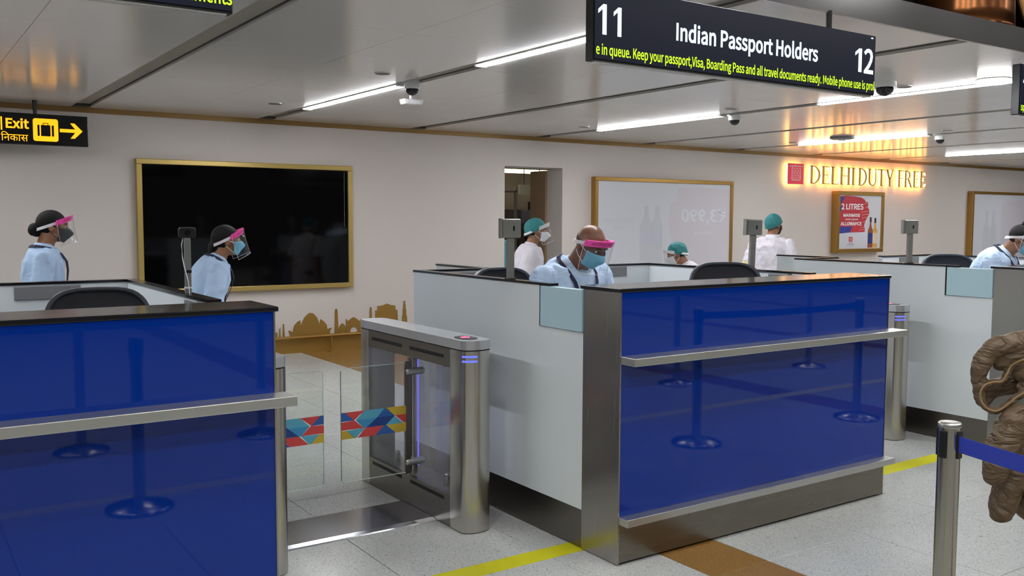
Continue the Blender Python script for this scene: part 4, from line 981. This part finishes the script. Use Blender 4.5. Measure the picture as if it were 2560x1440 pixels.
q = MB(); q.tube([(-.014, 0, .24), (-.022, 0, .20), (-.02, 0, .15), (-.014, -.013, .11), (0.0, -.014, .05), (.004, -.014, 0.0)], 0.0022, 6); q.build('cable', M['strap'], t)

# ------------------------------------------------------------------ office chairs
def chair(x, y, z, rz, top, w_, label):
    """swivel chair; local front is -Y"""
    t = thing('office_chair', label, 'chair', (x, y, z), 'black office chairs in the booths'); t.rotation_euler = (0, 0, rz); ORIG[t] = Vector((0, 0, 0))
    for k in range(5):
        a = math.radians(72 * k + 18); q = MB(); q.cone2((0.03 * math.cos(a), 0.03 * math.sin(a), 0.095), (0.28 * math.cos(a), 0.28 * math.sin(a), 0.07), 0.024, 0.016, 10); lg = q.build('leg', M['blackp'], t)
        q = MB(); q.cyl((0.28 * math.cos(a) - .012 * math.sin(a), 0.28 * math.sin(a) + .012 * math.cos(a), 0.027), (0.28 * math.cos(a) + .012 * math.sin(a), 0.28 * math.sin(a) - .012 * math.cos(a), 0.027), 0.027); q.build('caster', M['blackp'], lg)
    q = MB(); q.cyl((0, 0, 0.09), (0, 0, 0.46), 0.025); q.build('gas_column', M['blackp'], t)
    sz = 0.50; hw = w_ / 2
    q = MB(); q.prism(rrect(-hw, -0.24, hw, 0.22, 0.07), (0, 0, sz - 0.04), X, Y, 0.075); q.build('seat', M['chair'], t, bevel=0.02)
    H = top - z                      # height of the top edge above the chair base
    yb_ = 0.24
    def back_outline(inset):
        a = hw - inset; zb_ = sz + 0.12 + inset; zt_ = H - inset
        return [(-a * .86, zb_), (a * .86, zb_), (a, zb_ + .18)] + [(a * math.cos(v) ** .55 if math.cos(v) > 0 else -a * abs(math.cos(v)) ** .55, zt_ - 0.16 + 0.16 * math.sin(v) ** .8) for v in [math.pi * (0.04 + .92 * i / 18) for i in range(19)]] + [(-a, zb_ + .18)]
    def curve(p, dy): return (p[0], yb_ + dy - 0.55 * p[0] ** 2 + 0.10 * (p[1] - 0.75), p[1])
    q = MB(); o = back_outline(0); i_ = back_outline(0.013); n = len(o)
    q.rings([[curve(p, -.014) for p in o], [curve(p, .018) for p in o], [curve(p, .018) for p in i_], [curve(p, -.014) for p in i_], [curve(p, -.014) for p in o]], caps=False); q.build('back_rim', M['chairrim'], t)
    q = MB(); top_pts = [p for p in i_]; zc_ = (min(p[1] for p in i_) + H) / 2
    rr = [[curve((p[0] * s, zc_ + (p[1] - zc_) * s), d_) for p in i_] for s, d_ in ((1.0, 0.0), (0.7, 0.005), (0.4, 0.008), (0.05, 0.01), (0.4, .014), (0.7, .013), (1.0, .012))]
    q.rings(rr, caps=False); q.build('backrest', M['chair'], t)
    q = MB(); q.tube([(0, 0.1, sz - .03), (0, 0.27, sz - .03), (0, 0.29, sz + .25)], 0.022); q.build('back_bracket', M['blackp'], t)
    for s in (-1, 1):
        q = MB(); q.tube([(s * (hw - .02), 0.02, sz - .02), (s * (hw + .035), 0.02, sz + .02), (s * (hw + .04), 0.0, sz + .20)], 0.014); ar = q.build('arm_support', M['blackp'], t)
        q = MB(); q.prism(rrect(s * (hw + .04) - .03, -.15, s * (hw + .04) + .03, .10, .025), (0, 0, sz + .20), X, Y, .025); q.build('arm_pad', M['blackp'], ar, bevel=.006)
chair(0.72, 3.95, 0.16, math.radians(-8), 1.255, 0.42, 'black mesh office chair in the cropped booth before two grey plates')
chair(3.04, 4.32, 0.16, math.radians(0), 1.262, 0.44, 'black office chair right behind the bald officer')
chair(4.20, 3.78, 0.16, math.radians(-28), 1.288, 0.46, 'empty black office chair beside the leaning face camera')
chair(7.08, 4.05, 0.16, math.radians(-30), 1.278, 0.46, 'black office chair of the officer at the picture edge')

# ------------------------------------------------------------------ people
def person(label, loc, yaw, hip, lean, curl, head_pitch, head_yaw, skin, top, arms, legs, sleeve='short', hairstyle='bun', mask='blue', shield='pink',
           collar=True, lanyard=None, scale=1.0, trousers='trouser', build=1.0, neck_fwd=0.0, coat=False, hair_m='hair', puff=False, group='staff'):
    """local frame: +X ahead, +Y the person's left, Z up, origin on the floor under the hips"""
    t = thing('person', label, 'person', loc); t.rotation_euler = (0, 0, yaw); t.scale = (scale,) * 3; ORIG[t] = Vector((0, 0, 0))
    L0, L1 = math.radians(lean), math.radians(lean + curl)
    def spine(s):
        p = Vector((0, 0, hip)); n = 20
        if s <= 0: return p + Vector((math.sin(L0), 0, math.cos(L0))) * s, L0
        for i in range(n):
            a = L0 + (L1 - L0) * ((i + .5) / n) * (s / 0.5); p = p + Vector((math.sin(a), 0, math.cos(a))) * (s / n)
        return p, L0 + (L1 - L0) * (s / 0.5)
    def ring(s, hy, hx, n=24, off=0.0):
        p, a = spine(s); f = Vector((math.cos(a), 0, -math.sin(a)))
        out = []
        for i in range(n):
            th = 2 * math.pi * i / n; c, sn = math.cos(th), math.sin(th)
            ex = 0.8
            out.append(p + f * (hx * math.copysign(abs(c) ** ex, c)) + Vector((0, hy * math.copysign(abs(sn) ** ex, sn), 0)))
        return out
    def torso(q, o=0.0, lo=-0.10, hi=0.5):
        pr = [(-.10, .165, .12), (0, .17, .125), (.10, .155, .115), (.20, .155, .115), (.30, .168, .122), (.38, .172, .115), (.435, .155, .095), (.472, .112, .076), (.50, .066, .062)]
        q.rings([ring(s, hy * build + o, hx * build + o) for s, hy, hx in pr if lo <= s <= hi])
    P5, A5 = spine(0.5); P42, A42 = spine(0.408)
    fwd5 = Vector((math.cos(A5), 0, -math.sin(A5))); up5 = Vector((math.sin(A5), 0, math.cos(A5)))
    sh = {s: P42 + Vector((0, s * 0.178 * build, 0)) for s in (-1, 1)}
    # head frame
    hp, hy = math.radians(head_pitch), math.radians(head_yaw)
    Rm = Matrix.Rotation(hy, 3, 'Z') @ Matrix.Rotation(hp, 3, 'Y')
    neck0 = P5 - up5 * 0.03
    hc = P5 + up5 * 0.040 + fwd5 * (0.022 + neck_fwd) + Rm @ Vector((0.012, 0, 0.085))
    HS = 0.90
    def Hd(x, y, z): return hc + Rm @ (Vector((x, y, z)) * HS)
    q = MB()
    def E(x, y, z, r): q.ell(Hd(x, y, z), tuple(k * HS for k in r) if hasattr(r, '__len__') else r * HS, 18, 12, Rm)
    E(-.012, 0, .022, (.097, .076, .093)); E(.03, 0, .005, (.066, .066, .075)); E(.036, 0, -.045, (.055, .054, .066)); E(.066, 0, -.088, (.022, .026, .022))
    E(.022, .03, -.075, (.045, .026, .03)); E(.022, -.03, -.075, (.045, .026, .03)); E(.082, 0, .038, (.018, .048, .013))
    q.cone2(Hd(.092, 0, .018), Hd(.112, 0, -.026), .009, .014, 10); E(.102, .012, -.028, .010); E(.102, -.012, -.028, .010)
    for s in (-1, 1): E(-.012, s * .077, -.012, (.021, .010, .032)); E(.056, s * .036, -.018, (.026, .022, .024))
    E(.094, 0, -.058, (.012, .024, .007)); E(.092, 0, -.068, (.011, .02, .007))
    q.cone2(Hd(-.025, 0, -.05), neck0, .050, .058, 16)
    torso(q, -0.024, lo=-0.10)
    joints = {}
    for s in (-1, 1):
        e_, w_ = (Vector(v) for v in arms[s]); joints[s] = (e_, w_)
        q.cone2(sh[s], e_, .036 * build, .035 * build); q.cone2(e_, w_, .035 * build, .024)
        d = (w_ - e_).normalized(); side = d.cross(Vector((0, s, 0.2))).normalized(); bn = d.cross(side)
        pm = w_ + d * 0.05
        q.ell(w_ + d * 0.045, (.042, .042, .042), 12, 8); q.cone2(w_, pm + d * .02, .024, .026)
        for k in range(4):
            base = w_ + d * .075 + side * ((k - 1.5) * .021); ln = (.030, .036, .033, .025)[k]
            m1 = base + d * ln - bn * .006 * s; m2 = m1 + d * ln * .8 - bn * .014 * s
            q.cone2(w_ + d * .05 + side * ((k - 1.5) * .015), base, .011, .0095, 8); q.cone2(base, m1, .0095, .0085, 8); q.cone2(m1, m2, .0085, .0072, 8)
        tb = w_ + d * .025 - side * .026; q.cone2(tb, tb + d * .035 - side * .022, .012, .010, 8); q.cone2(tb + d * .035 - side * .022, tb + d * .062 - side * .026, .010, .008, 8)
    hips = {s: Vector((0, s * .088, hip - .03)) for s in (-1, 1)}
    for s in (-1, 1):
        k_, a_ = (Vector(v) for v in legs[s]); q.cone2(hips[s], k_, .070, .050); q.cone2(k_, a_, .050, .034); q.cone2(a_, a_ + Vector((.09, 0, -.03)), .034, .028)
    body = fuse('body', q, M[skin], t, 0.0075, 3)
    for s in (-1, 1):
        q = MB(); q.ell(Hd(.079, s * .031, .009), (.010, .012, .0075), 14, 10, Rm); ey = q.build('eye', M['eye'], t)
        q = MB(); q.ell(Hd(.0875, s * .031, .009), (.004, .0066, .0066), 10, 8, Rm); q.build('iris', M['iris'], ey)
        q = MB(); q.tube([Hd(.093, s * .012, .030), Hd(.094, s * .030, .036), Hd(.080, s * .052, .031)], [.003, .004, .002], 6); q.build('eyebrow', M['hair'], t)
    # clothing
    q = MB(); torso(q, 0.006, lo=-0.10, hi=.48)
    for s in (-1, 1):
        e_, w_ = joints[s]; end = e_ if sleeve == 'short' else e_.lerp(w_, .9)
        if sleeve == 'short':
            en = sh[s].lerp(e_, .82); q.cone2(sh[s], sh[s].lerp(e_, .45), .054 * build, .058 * build); q.cyl(sh[s].lerp(e_, .4), en, .058 * build, .064 * build, 16)
        else: q.cone2(sh[s], e_, .060 * build, .050 * build); q.cyl(e_, end, .050 * build, .040, 16); q.ell(e_, .050 * build)
    if coat:
        p0 = Vector((0, 0, hip))
        q.rings([[Vector((x * k, y * k2, z)) for x, y in [(math.cos(2 * math.pi * i / 24) * .14, math.sin(2 * math.pi * i / 24) * .18) for i in range(24)]] for k, k2, z in ((1, 1, hip + .12), (1.08, 1.06, hip - .05), (1.2, 1.12, hip - .35))])
    fuse('coat' if coat else 'shirt', q, M[top], t, 0.009, 4, (0.011, 7.0, (1.5, 1.5, .7)))
    q = MB()
    q.rings([ring(s_, .172 * build, .128 * build) for s_ in (-.10, -.02, .045)])
    for s in (-1, 1):
        k_, a_ = (Vector(v) for v in legs[s]); q.cone2(hips[s], k_, .082, .062); q.cone2(k_, k_.lerp(a_, .93), .062, .050)
    fuse('trousers', q, M[trousers], t, 0.013, 4, (0.004, 7.0, (1, 1, .8)))
    for s in (-1, 1):
        a_ = Vector(legs[s][1]); q = MB(); q.ell(a_ + Vector((.055, 0, -.045)), (.125, .045, .034)); q.ell(a_ + Vector((-.02, 0, -.035)), (.05, .04, .045)); q.box(a_.x - .06, a_.x + .17, a_.y - .04, a_.y + .04, a_.z - .085, a_.z - .07)
        fuse('shoe', q, M['shoe'], t, 0.009, 3)
    if puff:
        for s in (-1, 1):
            e_, w_ = joints[s]; q = MB(); q.cone2(sh[s].lerp(e_, .86), e_.lerp(w_, .2), .066, .070); q.cone2(e_.lerp(w_, .2), e_.lerp(w_, .62), .070, .044)
            fuse('gathered_sleeve', q, M['sleeve'], t, 0.010, 3, (0.006, 22, (1, 1, 1)))
    if collar:
        q = MB(); rings = []
        base = P5 - up5 * .03 + fwd5 * .012
        for rr_, zz in ((.098, -.022), (.088, .004), (.070, .036), (.064, .038), (.060, .020)):
            ring_ = []
            for i in range(24):
                th = 2 * math.pi * i / 24; dip = -.038 * max(0, math.cos(th)) ** 2
                ring_.append(base + fwd5 * (rr_ * math.cos(th) * 1.02) + Vector((0, rr_ * math.sin(th), 0)) + up5 * (zz + dip))
            rings.append(ring_)
        q.rings(rings, caps=False); q.build('collar', M[top], t)
    if lanyard:
        for s in (-1, 1):
            key_ = [(.462, -.075, .035), (.470, -.045, .080), (.468, .0, .098), (.455, .045, .092), (.425, .090, .075), (.38, .122, .060), (.32, .134, .046), (.26, .134, .032), (.20, .130, .018), (.14, .128, .006)]
            pts = []; wd = []; nm = []
            for sp, xv, yv in key_:
                p, a = spine(sp); fv = Vector((math.cos(a), 0, -math.sin(a))); uv = Vector((math.sin(a), 0, math.cos(a)))
                o_ = fv * (xv * build + .016 * (1 if xv > .03 else -1)) + Vector((0, s * yv * (1 + .3 * (build - 1)), 0)); pts.append(p + o_ + uv * .014); n_ = (fv * xv + Vector((0, s * yv, 0))).normalized() * .7 + uv * (.7 if sp > .41 else .1); nm.append(n_.normalized())
            for k in range(len(pts)):
                d_ = (pts[min(k + 1, len(pts) - 1)] - pts[max(k - 1, 0)]).normalized(); wd.append(d_.cross(nm[k]))
            q = MB(); q.ribbon(pts, wd, .020, .004, nm); q.build('lanyard', M[lanyard], t)
        p, a = spine(.12); fv = Vector((math.cos(a), 0, -math.sin(a))); uv = Vector((math.sin(a), 0, math.cos(a)))
        q = MB(); c_ = p + fv * (.135 * build); q.ribbon([c_ + uv * .05, c_ - uv * .05], Vector((0, 1, 0)), .055, .003, fv); q.build('id_card', M['print_w'], t)
    # hair or cap
    def dome_shape(rx, ry, rz, cx, cz, cut, n=36, m=24, th=.006, rip=0.0, hm=None, name='hair'):
        q = MB(); rings = []
        for j in range(m + 1):
            ph = math.pi / 2 - math.pi * 0.92 * j / m; rg = []
            for i in range(n):
                a = 2 * math.pi * i / n; k = 1 + rip * math.sin(i * 5.0 + j * .6) * math.cos(ph) + rip * .6 * noise.noise(Vector((i * .9, j * .8, 3)))
                v = Vector((cx + rx * k * math.cos(ph) * math.cos(a), ry * k * math.cos(ph) * math.sin(a), cz + rz * k * math.sin(ph)))
                lim = cut(v.x); 
                if v.z < lim: v.z = lim - .0; v.x = cx + (v.x - cx) * .985; v.y *= .985
                rg.append(Hd(*v))
            rings.append(rg)
        q.rings(rings, caps=False); return q.build(name, M[hm or hair_m], t)
    if hairstyle in ('bun', 'tied'):
        dome_shape(.106, .085, .102, -.016, .022, lambda x: .052 if x > .052 else (.052 - (.052 - x) * 1.35 if x > -.05 else -.088))
        q = MB()
        if hairstyle == 'bun': q.ell(Hd(-.118, 0, -.042), (.042, .048, .046), 16, 12, Rm); q.ell(Hd(-.10, 0, -.06), (.03, .04, .03), 14, 10, Rm)
        else: q.ell(Hd(-.098, 0, -.05), (.034, .05, .045), 14, 10, Rm); q.cone2(Hd(-.11, 0, -.07), Hd(-.115, 0, -.13), .026, .014)
        fuse('hair_knot', q, M[hair_m], t, .006, 2, (.002, 40, (1, 1, 3)))
    elif hairstyle == 'short':
        dome_shape(.104, .083, .101, -.014, .024, lambda x: .058 if x > .058 else (.058 - (.058 - x) * 1.2 if x > -.06 else -.070), rip=.012)
        q = MB(); random.seed(5)
        for k in range(16): q.ell(Hd(random.uniform(-.05, .06), random.uniform(-.05, .05), .118 + random.uniform(-.012, .012)), (.018, .016, .018), 10, 8, Rm)
        fuse('hair_curls', q, M[hair_m], t, .006, 1, (.004, 60, (1, 1, 1)))
    elif hairstyle == 'cap':
        cutf = lambda x: .052 if x > .06 else (.052 - (.06 - x) * .66)
        dome_shape(.120, .098, .122, -.022, .016, cutf, rip=.034, hm='cap', name='cap')
        bp = []
        for i in range(33):
            an = 2 * math.pi * i / 32; k = 1.0
            for _ in range(6): x_ = -.022 + .120 * k * math.cos(an); z_ = cutf(x_); k = math.sqrt(max(.12, 1 - ((z_ - .016) / .122) ** 2))
            bp.append(Hd(x_, .098 * k * math.sin(an), z_))
        q = MB(); q.tube(bp, .0055, 8); q.build('cap_band', M['cap'], t)
        dome_shape(.100, .081, .097, -.014, .022, lambda x: .045 if x > .045 else (.045 - (.045 - x) * 1.4 if x > -.05 else -.082))
    elif hairstyle == 'bald':
        q = MB(); rings = []
        for z_, k in ((-.055, 1.0), (-.03, 1.015), (.0, 1.012), (.018, 1.0)):
            rings.append([Hd(-.012 + .0975 * k * math.cos(a) * math.sqrt(max(.3, 1 - ((z_ - .022) / .093) ** 2)), .0775 * k * math.sin(a) * math.sqrt(max(.3, 1 - ((z_ - .022) / .093) ** 2)), z_) for a in [math.radians(100 + 160 * i / 18) for i in range(19)]])
        n_ = 19; vs = [p for r_ in rings for p in r_]; q.add(vs, [(j * n_ + i, j * n_ + i + 1, (j + 1) * n_ + i + 1, (j + 1) * n_ + i) for j in range(3) for i in range(n_ - 1)], True)
        q.build('hair_stubble', mat('stubble', rgb(74, 50, 40), .6, var=.2, scale=300), t)
    # mask with ear loops
    if mask:
        mm = {'blue': 'maskb', 'black': 'maskk', 'white': 'maskw'}[mask]; point = 0.016 if mask != 'blue' else 0.004
        q = MB(); nu, nv = 17, 9; grid = []
        for j in range(nv):
            v = j / (nv - 1); row = []
            for i in range(nu):
                u = -1 + 2 * i / (nu - 1); a = u * 1.22
                zc = .004 - .115 * v + .016 * abs(u) * (v - .35) * 1.2
                bulge = .030 * math.exp(-((v - .28) / .22) ** 2) * math.exp(-(u / .30) ** 2) + point * math.exp(-((v - .5) / .3) ** 2) * math.exp(-(u / .45) ** 2)
                rx = .098 - .030 * max(0, v - .55) ** 1.3 * 2.0 + bulge; ry = .080 - .014 * v
                row.append(Hd(.012 + rx * math.cos(a), ry * math.sin(a), zc))
            grid.append(row)
        vs = [p for r_ in grid for p in r_]; fs = [(j * nu + i, j * nu + i + 1, (j + 1) * nu + i + 1, (j + 1) * nu + i) for j in range(nv - 1) for i in range(nu - 1)]
        q.add(vs, fs, True); mo = q.build('face_mask', M[mm], t); sd = mo.modifiers.new('thick', 'SOLIDIFY'); sd.thickness = .003; sd.offset = 1
        for s in (-1, 1):
            i = 0 if s < 0 else nu - 1
            for row, ez in ((1, .012), (nv - 2, -.040)):
                q = MB(); q.tube([grid[row][i], (grid[row][i] + Hd(-.022, s * .083, ez)) / 2 + Rm @ Vector((0, s * .006, 0)), Hd(-.022, s * .084, ez)], .0022, 6); q.build('ear_loop', M['strap' if mask != 'black' else 'maskk'], mo)
    # face shield: foam band, clear visor, elastic
    if shield:
        z0 = .052; bm = {'pink': 'pink', 'white': 'strap'}[shield]; tl = math.radians(-8)
        def Sh(r, a, z, dx=0.0): # around the head, tipped so that the back sits lower
            x = -.012 + r * math.cos(a) + .016 * max(0, math.cos(a)) + dx; y = r * .84 * math.sin(a); return Hd(x, y, z + (x - .06) * .55)
        aa = [math.radians(-78 + 156 * i / 24) for i in range(25)]
        q = MB(); q.rings([[Sh(.094, a, z0 - .019), Sh(.118, a, z0 - .019), Sh(.118, a, z0 + .022), Sh(.094, a, z0 + .022)] for a in aa], smooth=False); bo = q.build('foam_band', M[bm], t)
        q = MB(); rr_ = []
        for k in range(8):
            f_ = k / 7; rr_.append([Sh(.120, a, z0 + .022 - .225 * f_, .040 * f_ + .02 * f_ * f_) - Rm @ Vector((0, 0, .12 * f_ * max(0, .6 - math.cos(a)) * .0)) for a in aa])
        n_ = 25; q.add([p for r_ in rr_ for p in r_], [(j * n_ + i, j * n_ + i + 1, (j + 1) * n_ + i + 1, (j + 1) * n_ + i) for j in range(7) for i in range(n_ - 1)], True); q.build('visor', M['visor'], t)
        q = MB(); q.tube([rr_[k][0] for k in range(8)] + [rr_[7][i] for i in range(25)] + [rr_[k][24] for k in range(7, -1, -1)], .0011, 6); q.build('visor_edge', M['strap'], t)
        q = MB(); ba = [math.radians(78 + 204 * i / 24) for i in range(25)]
        sx_ = {'bald': 0.0, 'cap': .022}.get(hairstyle, .011); bk = lambda a: sx_ * min(1, max(0, -math.cos(a) * 1.6 + .3)); q.rings([[Sh(.096 + bk(a), a, z0 - .011), Sh(.101 + bk(a), a, z0 - .011), Sh(.101 + bk(a), a, z0 + .013), Sh(.096 + bk(a), a, z0 + .013)] for a in ba], smooth=False); q.build('elastic_strap', M['strap'], t)
        if shield == 'pink':
            vs, fs, ch = letters('ACRYLIC FACE SHIELD', .03, 2); x0, x1 = min(v.x for v in vs), max(v.x for v in vs)
            q = MB(); q.add([Sh(.1188, math.radians(-58 + 116 * (v.x - x0) / (x1 - x0)), z0 - .007 + v.y * .016 / ch) for v in vs], fs); q.build('band_print', M['pinktext'], bo)
    return t

def stand(hip, spread=.10, st=0.0):
    return {-1: ((.02 + st, -spread, hip * .53), (-.01 + st * .6, -spread, .085)), 1: ((.02 - st, spread, hip * .53), (-.03 - st * 1.6, spread, .085))}
def sit(hip, z0=0.0):
    return {s: ((.40, s * .13, hip + .0), (.36, s * .12, z0 + .085)) for s in (-1, 1)}
def hang(hip, b=.0):
    return {s: ((-.02 + b, s * .235, hip + .17), (.10 + b, s * .23, hip - .04)) for s in (-1, 1)}
def wrist(x, y, z): return (x, y, z)
# woman walking at the picture edge, black mask
person('person in light blue shirt, black mask and pink-banded face shield, hair in a bun', (0.90, 7.0, 0), math.radians(-6), 0.865, 2, 4, 9, 0, 'skin_w', 'shirt',
       {-1: ((-.02, -.235, 1.0), (.14, -.20, .83)), 1: ((-.02, .235, 1.0), (.14, .20, .83))}, stand(.84, st=.05), lanyard='navy', mask='black', hairstyle='bun')
# woman before the black screen
person('person in light blue shirt and blue mask leaning ahead before the black screen', (1.80, 6.5, 0), math.radians(-6), 0.805, 9, 18, 3, 0, 'skin_w', 'shirt',
       {-1: ((.06, -.235, .93), (.26, -.18, .78)), 1: ((.06, .235, .93), (.26, .18, .78))}, stand(.80, st=.05), lanyard='navy', mask='blue', hairstyle='tied')
# bald officer seated
person('person with bald head, pale blue shirt and pink-banded shield looking down at the desk', (3.10, 4.12, 0.165), math.radians(-88), 0.70, 12, 20, 34, 8, 'skin_d', 'shirt2',
       {-1: ((.14, -.28, .80), (.40, -.12, .87)), 1: ((.14, .28, .80), (.40, .10, .87))}, sit(.70, .03), lanyard='navy', mask='blue', hairstyle='bald', sleeve='short', build=1.12)
# officer at the picture edge
person('person with short curly hair in pale blue shirt bending over the far counter', (7.20, 4.02, 0.16), math.radians(-78), 0.72, 16, 22, 28, 0, 'skin_w', 'shirt2',
       {-1: ((.16, -.28, .82), (.40, -.12, .88)), 1: ((.16, .28, .82), (.40, .10, .88))}, sit(.72, .03), lanyard='navy', mask='blue', shield='white', hairstyle='short', build=1.1)
# white-coated staff
person('person in white coat, green cap and white mask in front of the doorway', (5.15, 7.35, 0), math.radians(-34), 0.82, 4, 8, 6, 0, 'skin_w', 'coat',
       {-1: ((-.03, -.24, .93), (.02, -.24, .70)), 1: ((-.03, .24, .93), (.02, .24, .70))}, stand(.78), mask='white', shield='white', hairstyle='cap', coat=True, build=1.12)
person('person in white coat and green cap seen from behind, with cream patterned sleeves', (8.28, 7.0, 0), math.radians(22), 0.875, 2, 4, 6, -22, 'skin_w', 'coat',
       {-1: ((-.03, -.26, 1.02), (.06, -.27, .80)), 1: ((-.03, .26, 1.02), (.06, .26, .80))}, stand(.84), mask='black', shield=None, hairstyle='cap', coat=True, puff=True, build=1.1)
person('person in green cap and clear shield bending low behind the middle booth', (7.20, 7.0, 0), math.radians(140), 0.625, 14, 16, 24, 0, 'skin_w', 'coat',
       {-1: ((.10, -.25, .80), (.32, -.15, .80)), 1: ((.10, .25, .80), (.32, .15, .80))}, sit(.60, .0), mask='white', shield='white', hairstyle='cap', coat=False, build=1.0)
t = thing('stool', 'plain stool under the person bending low behind the middle booth', 'stool', (7.22, 6.98, 0))
q = MB(); q.cyl((7.22, 6.98, .46), (7.22, 6.98, .50), .17, n=24); q.build('seat', M['chair'], t, bevel=.008)
for k in range(4):
    a = math.pi / 4 + k * math.pi / 2; q = MB(); q.cyl((7.22 + .12 * math.cos(a), 6.98 + .12 * math.sin(a), .46), (7.22 + .17 * math.cos(a), 6.98 + .17 * math.sin(a), 0), .012, n=10); q.build('leg', M['alu'], t)

# ------------------------------------------------------------------ brown quilted jacket over somebody's arm
JD = 3.1
cy_, sy_, cp_, sp_ = math.cos(YAW), math.sin(YAW), math.cos(PITCH), math.sin(PITCH)
FW = Vector((cp_ * cy_, cp_ * sy_, -sp_)); RT = Vector((sy_, -cy_, 0)); UP = RT.cross(FW)
def J(u, v, d=0.0):             # where the jacket hangs, measured on the photograph, d = metres further away
    k = JD + d; return Vector((0, 0, EYE)) + (FW + RT * ((u - 1280) / F_PX) - UP * ((v - 720) / F_PX)) * k
jk = thing('quilted_jacket', 'brown quilted jacket with tan piping draped over an arm beside the belt', 'jacket', tuple(J(2540, 1300)))
def smooth_path(P_, n=6):
    out = []
    for k in range(len(P_) - 1):
        a0, a1, a2, a3 = P_[max(k - 1, 0)], P_[k], P_[k + 1], P_[min(k + 2, len(P_) - 1)]
        for i in range(n):
            t_ = i / n; out.append(0.5 * ((2 * a1) + (a2 - a0) * t_ + (2 * a0 - 5 * a1 + 4 * a2 - a3) * t_ ** 2 + (3 * a1 - a0 - 3 * a2 + a3) * t_ ** 3))
    return out + [P_[-1]]
def puffs(q, pts, r, flat=.8, step=.05):
    """a stuffed tube: closely spaced lobes along a path, quilted at regular seams"""
    P_ = [Vector(p) for p in pts]; dist = 0.0; n_ = len(P_)
    def cr(p0, p1, p2, p3, t_): return 0.5 * ((2 * p1) + (p2 - p0) * t_ + (2 * p0 - 5 * p1 + 4 * p2 - p3) * t_ ** 2 + (3 * p1 - p0 - 3 * p2 + p3) * t_ ** 3)
    prev = P_[0]; rings = []
    for k in range(n_ - 1):
        for i in range(14):
            t_ = i / 14; p = cr(P_[max(k - 1, 0)], P_[k], P_[k + 1], P_[min(k + 2, n_ - 1)], t_); dist += (p - prev).length; prev = p
            rr = r[k] + (r[min(k + 1, len(r) - 1)] - r[k]) * t_; rr *= 0.90 + 0.10 * abs(math.sin(math.pi * dist / .085)) ** .6
            q.ell(p, (rr, rr, rr), 14, 9)
q = MB()   # hood folded over: an outer roll, a rim round the opening, the lining set back inside it
puffs(q, [J(2452, 1000), J(2446, 950), J(2456, 900), J(2488, 868), J(2540, 857), J(2620, 868), J(2740, 900)], [.014, .022, .030, .036, .044, .055, .06])
puffs(q, [J(2500, 905, .01), J(2540, 890, .0), J(2620, 890, .0), J(2740, 910, .0)], [.024, .036, .045, .05])
puffs(q, [J(2545, 930, .0), J(2600, 925, -.01), J(2700, 930, -.01)], [.022, .040, .05])
puffs(q, [J(2556, 965, .0), J(2600, 950, .0), J(2700, 945, .0)], [.018, .032, .05])
puffs(q, [J(2462, 1000, .055), J(2475, 970, .06), J(2510, 960, .06), J(2560, 945, .06)], [.022, .030, .034, .034])
rim = [J(2572, 972, -.012), J(2545, 986, -.01), J(2518, 1008, -.01), J(2494, 1022, -.01), J(2472, 1018, -.01), J(2456, 1000, -.01), J(2452, 976, -.01), J(2464, 957, -.012), J(2486, 950, -.014), J(2506, 948, -.016), J(2518, 930, -.018), J(2530, 908, -.02)]
puffs(q, rim, [.011] * 12)
fuse('hood', q, M['jacket'], jk, .006, 3, (.003, 16, (.8, .8, 1.8)))
q = MB(); puffs(q, [J(2556, 1030, -.03), J(2532, 1062, -.03), J(2508, 1110, -.03), J(2494, 1150, -.03), J(2488, 1186, -.03)], [.040, .052, .050, .044, .034])
fuse('sleeve', q, M['jacket'], jk, .007, 5, (.0035, 12, (.7, .7, 2.0)))
q = MB(); puffs(q, [J(2590, 1050, .03), J(2560, 1110, .03), J(2536, 1180, .03), J(2516, 1235, .03), J(2504, 1276, .03)], [.055, .056, .052, .048, .038])
fuse('sleeve', q, M['jacket'], jk, .007, 5, (.0035, 12, (.7, .7, 2.0)))
q = MB(); puffs(q, [J(2700, 920, .05), J(2650, 1010, .06), J(2625, 1100, .07), J(2600, 1200, .07), J(2580, 1265, .07)], [.09, .10, .095, .085, .05])
fuse('body', q, M['jacket'], jk, .009, 5, (.004, 10, (.8, .8, 1.6)))
q = MB(); q.tube([p - (p - Vector((0, 0, EYE))).normalized() * .012 for p in smooth_path([Vector(p) for p in rim] + [J(2560, 893, -.05)])], .0032, 8)
q.build('piping', M['piping'], jk)
# the traveller carrying it stands beside the picture
pc = J(2830, 1000, .10)
hx = pc + RT * .12
fyaw = math.atan2(-RT.y, -RT.x)
person('person in charcoal sweater standing just beyond the picture edge, carrying the jacket', (hx.x, hx.y, 0), fyaw, 0.92, 0, 2, 4, 0, 'skin_w', 'sweater',
       {-1: ((.10, -.25, 1.10), (.36, -.16, 1.04)), 1: ((-.02, .25, 1.10), (.06, .25, .86))}, stand(.92), mask='blue', shield=None, hairstyle='short', sleeve='long', collar=False)
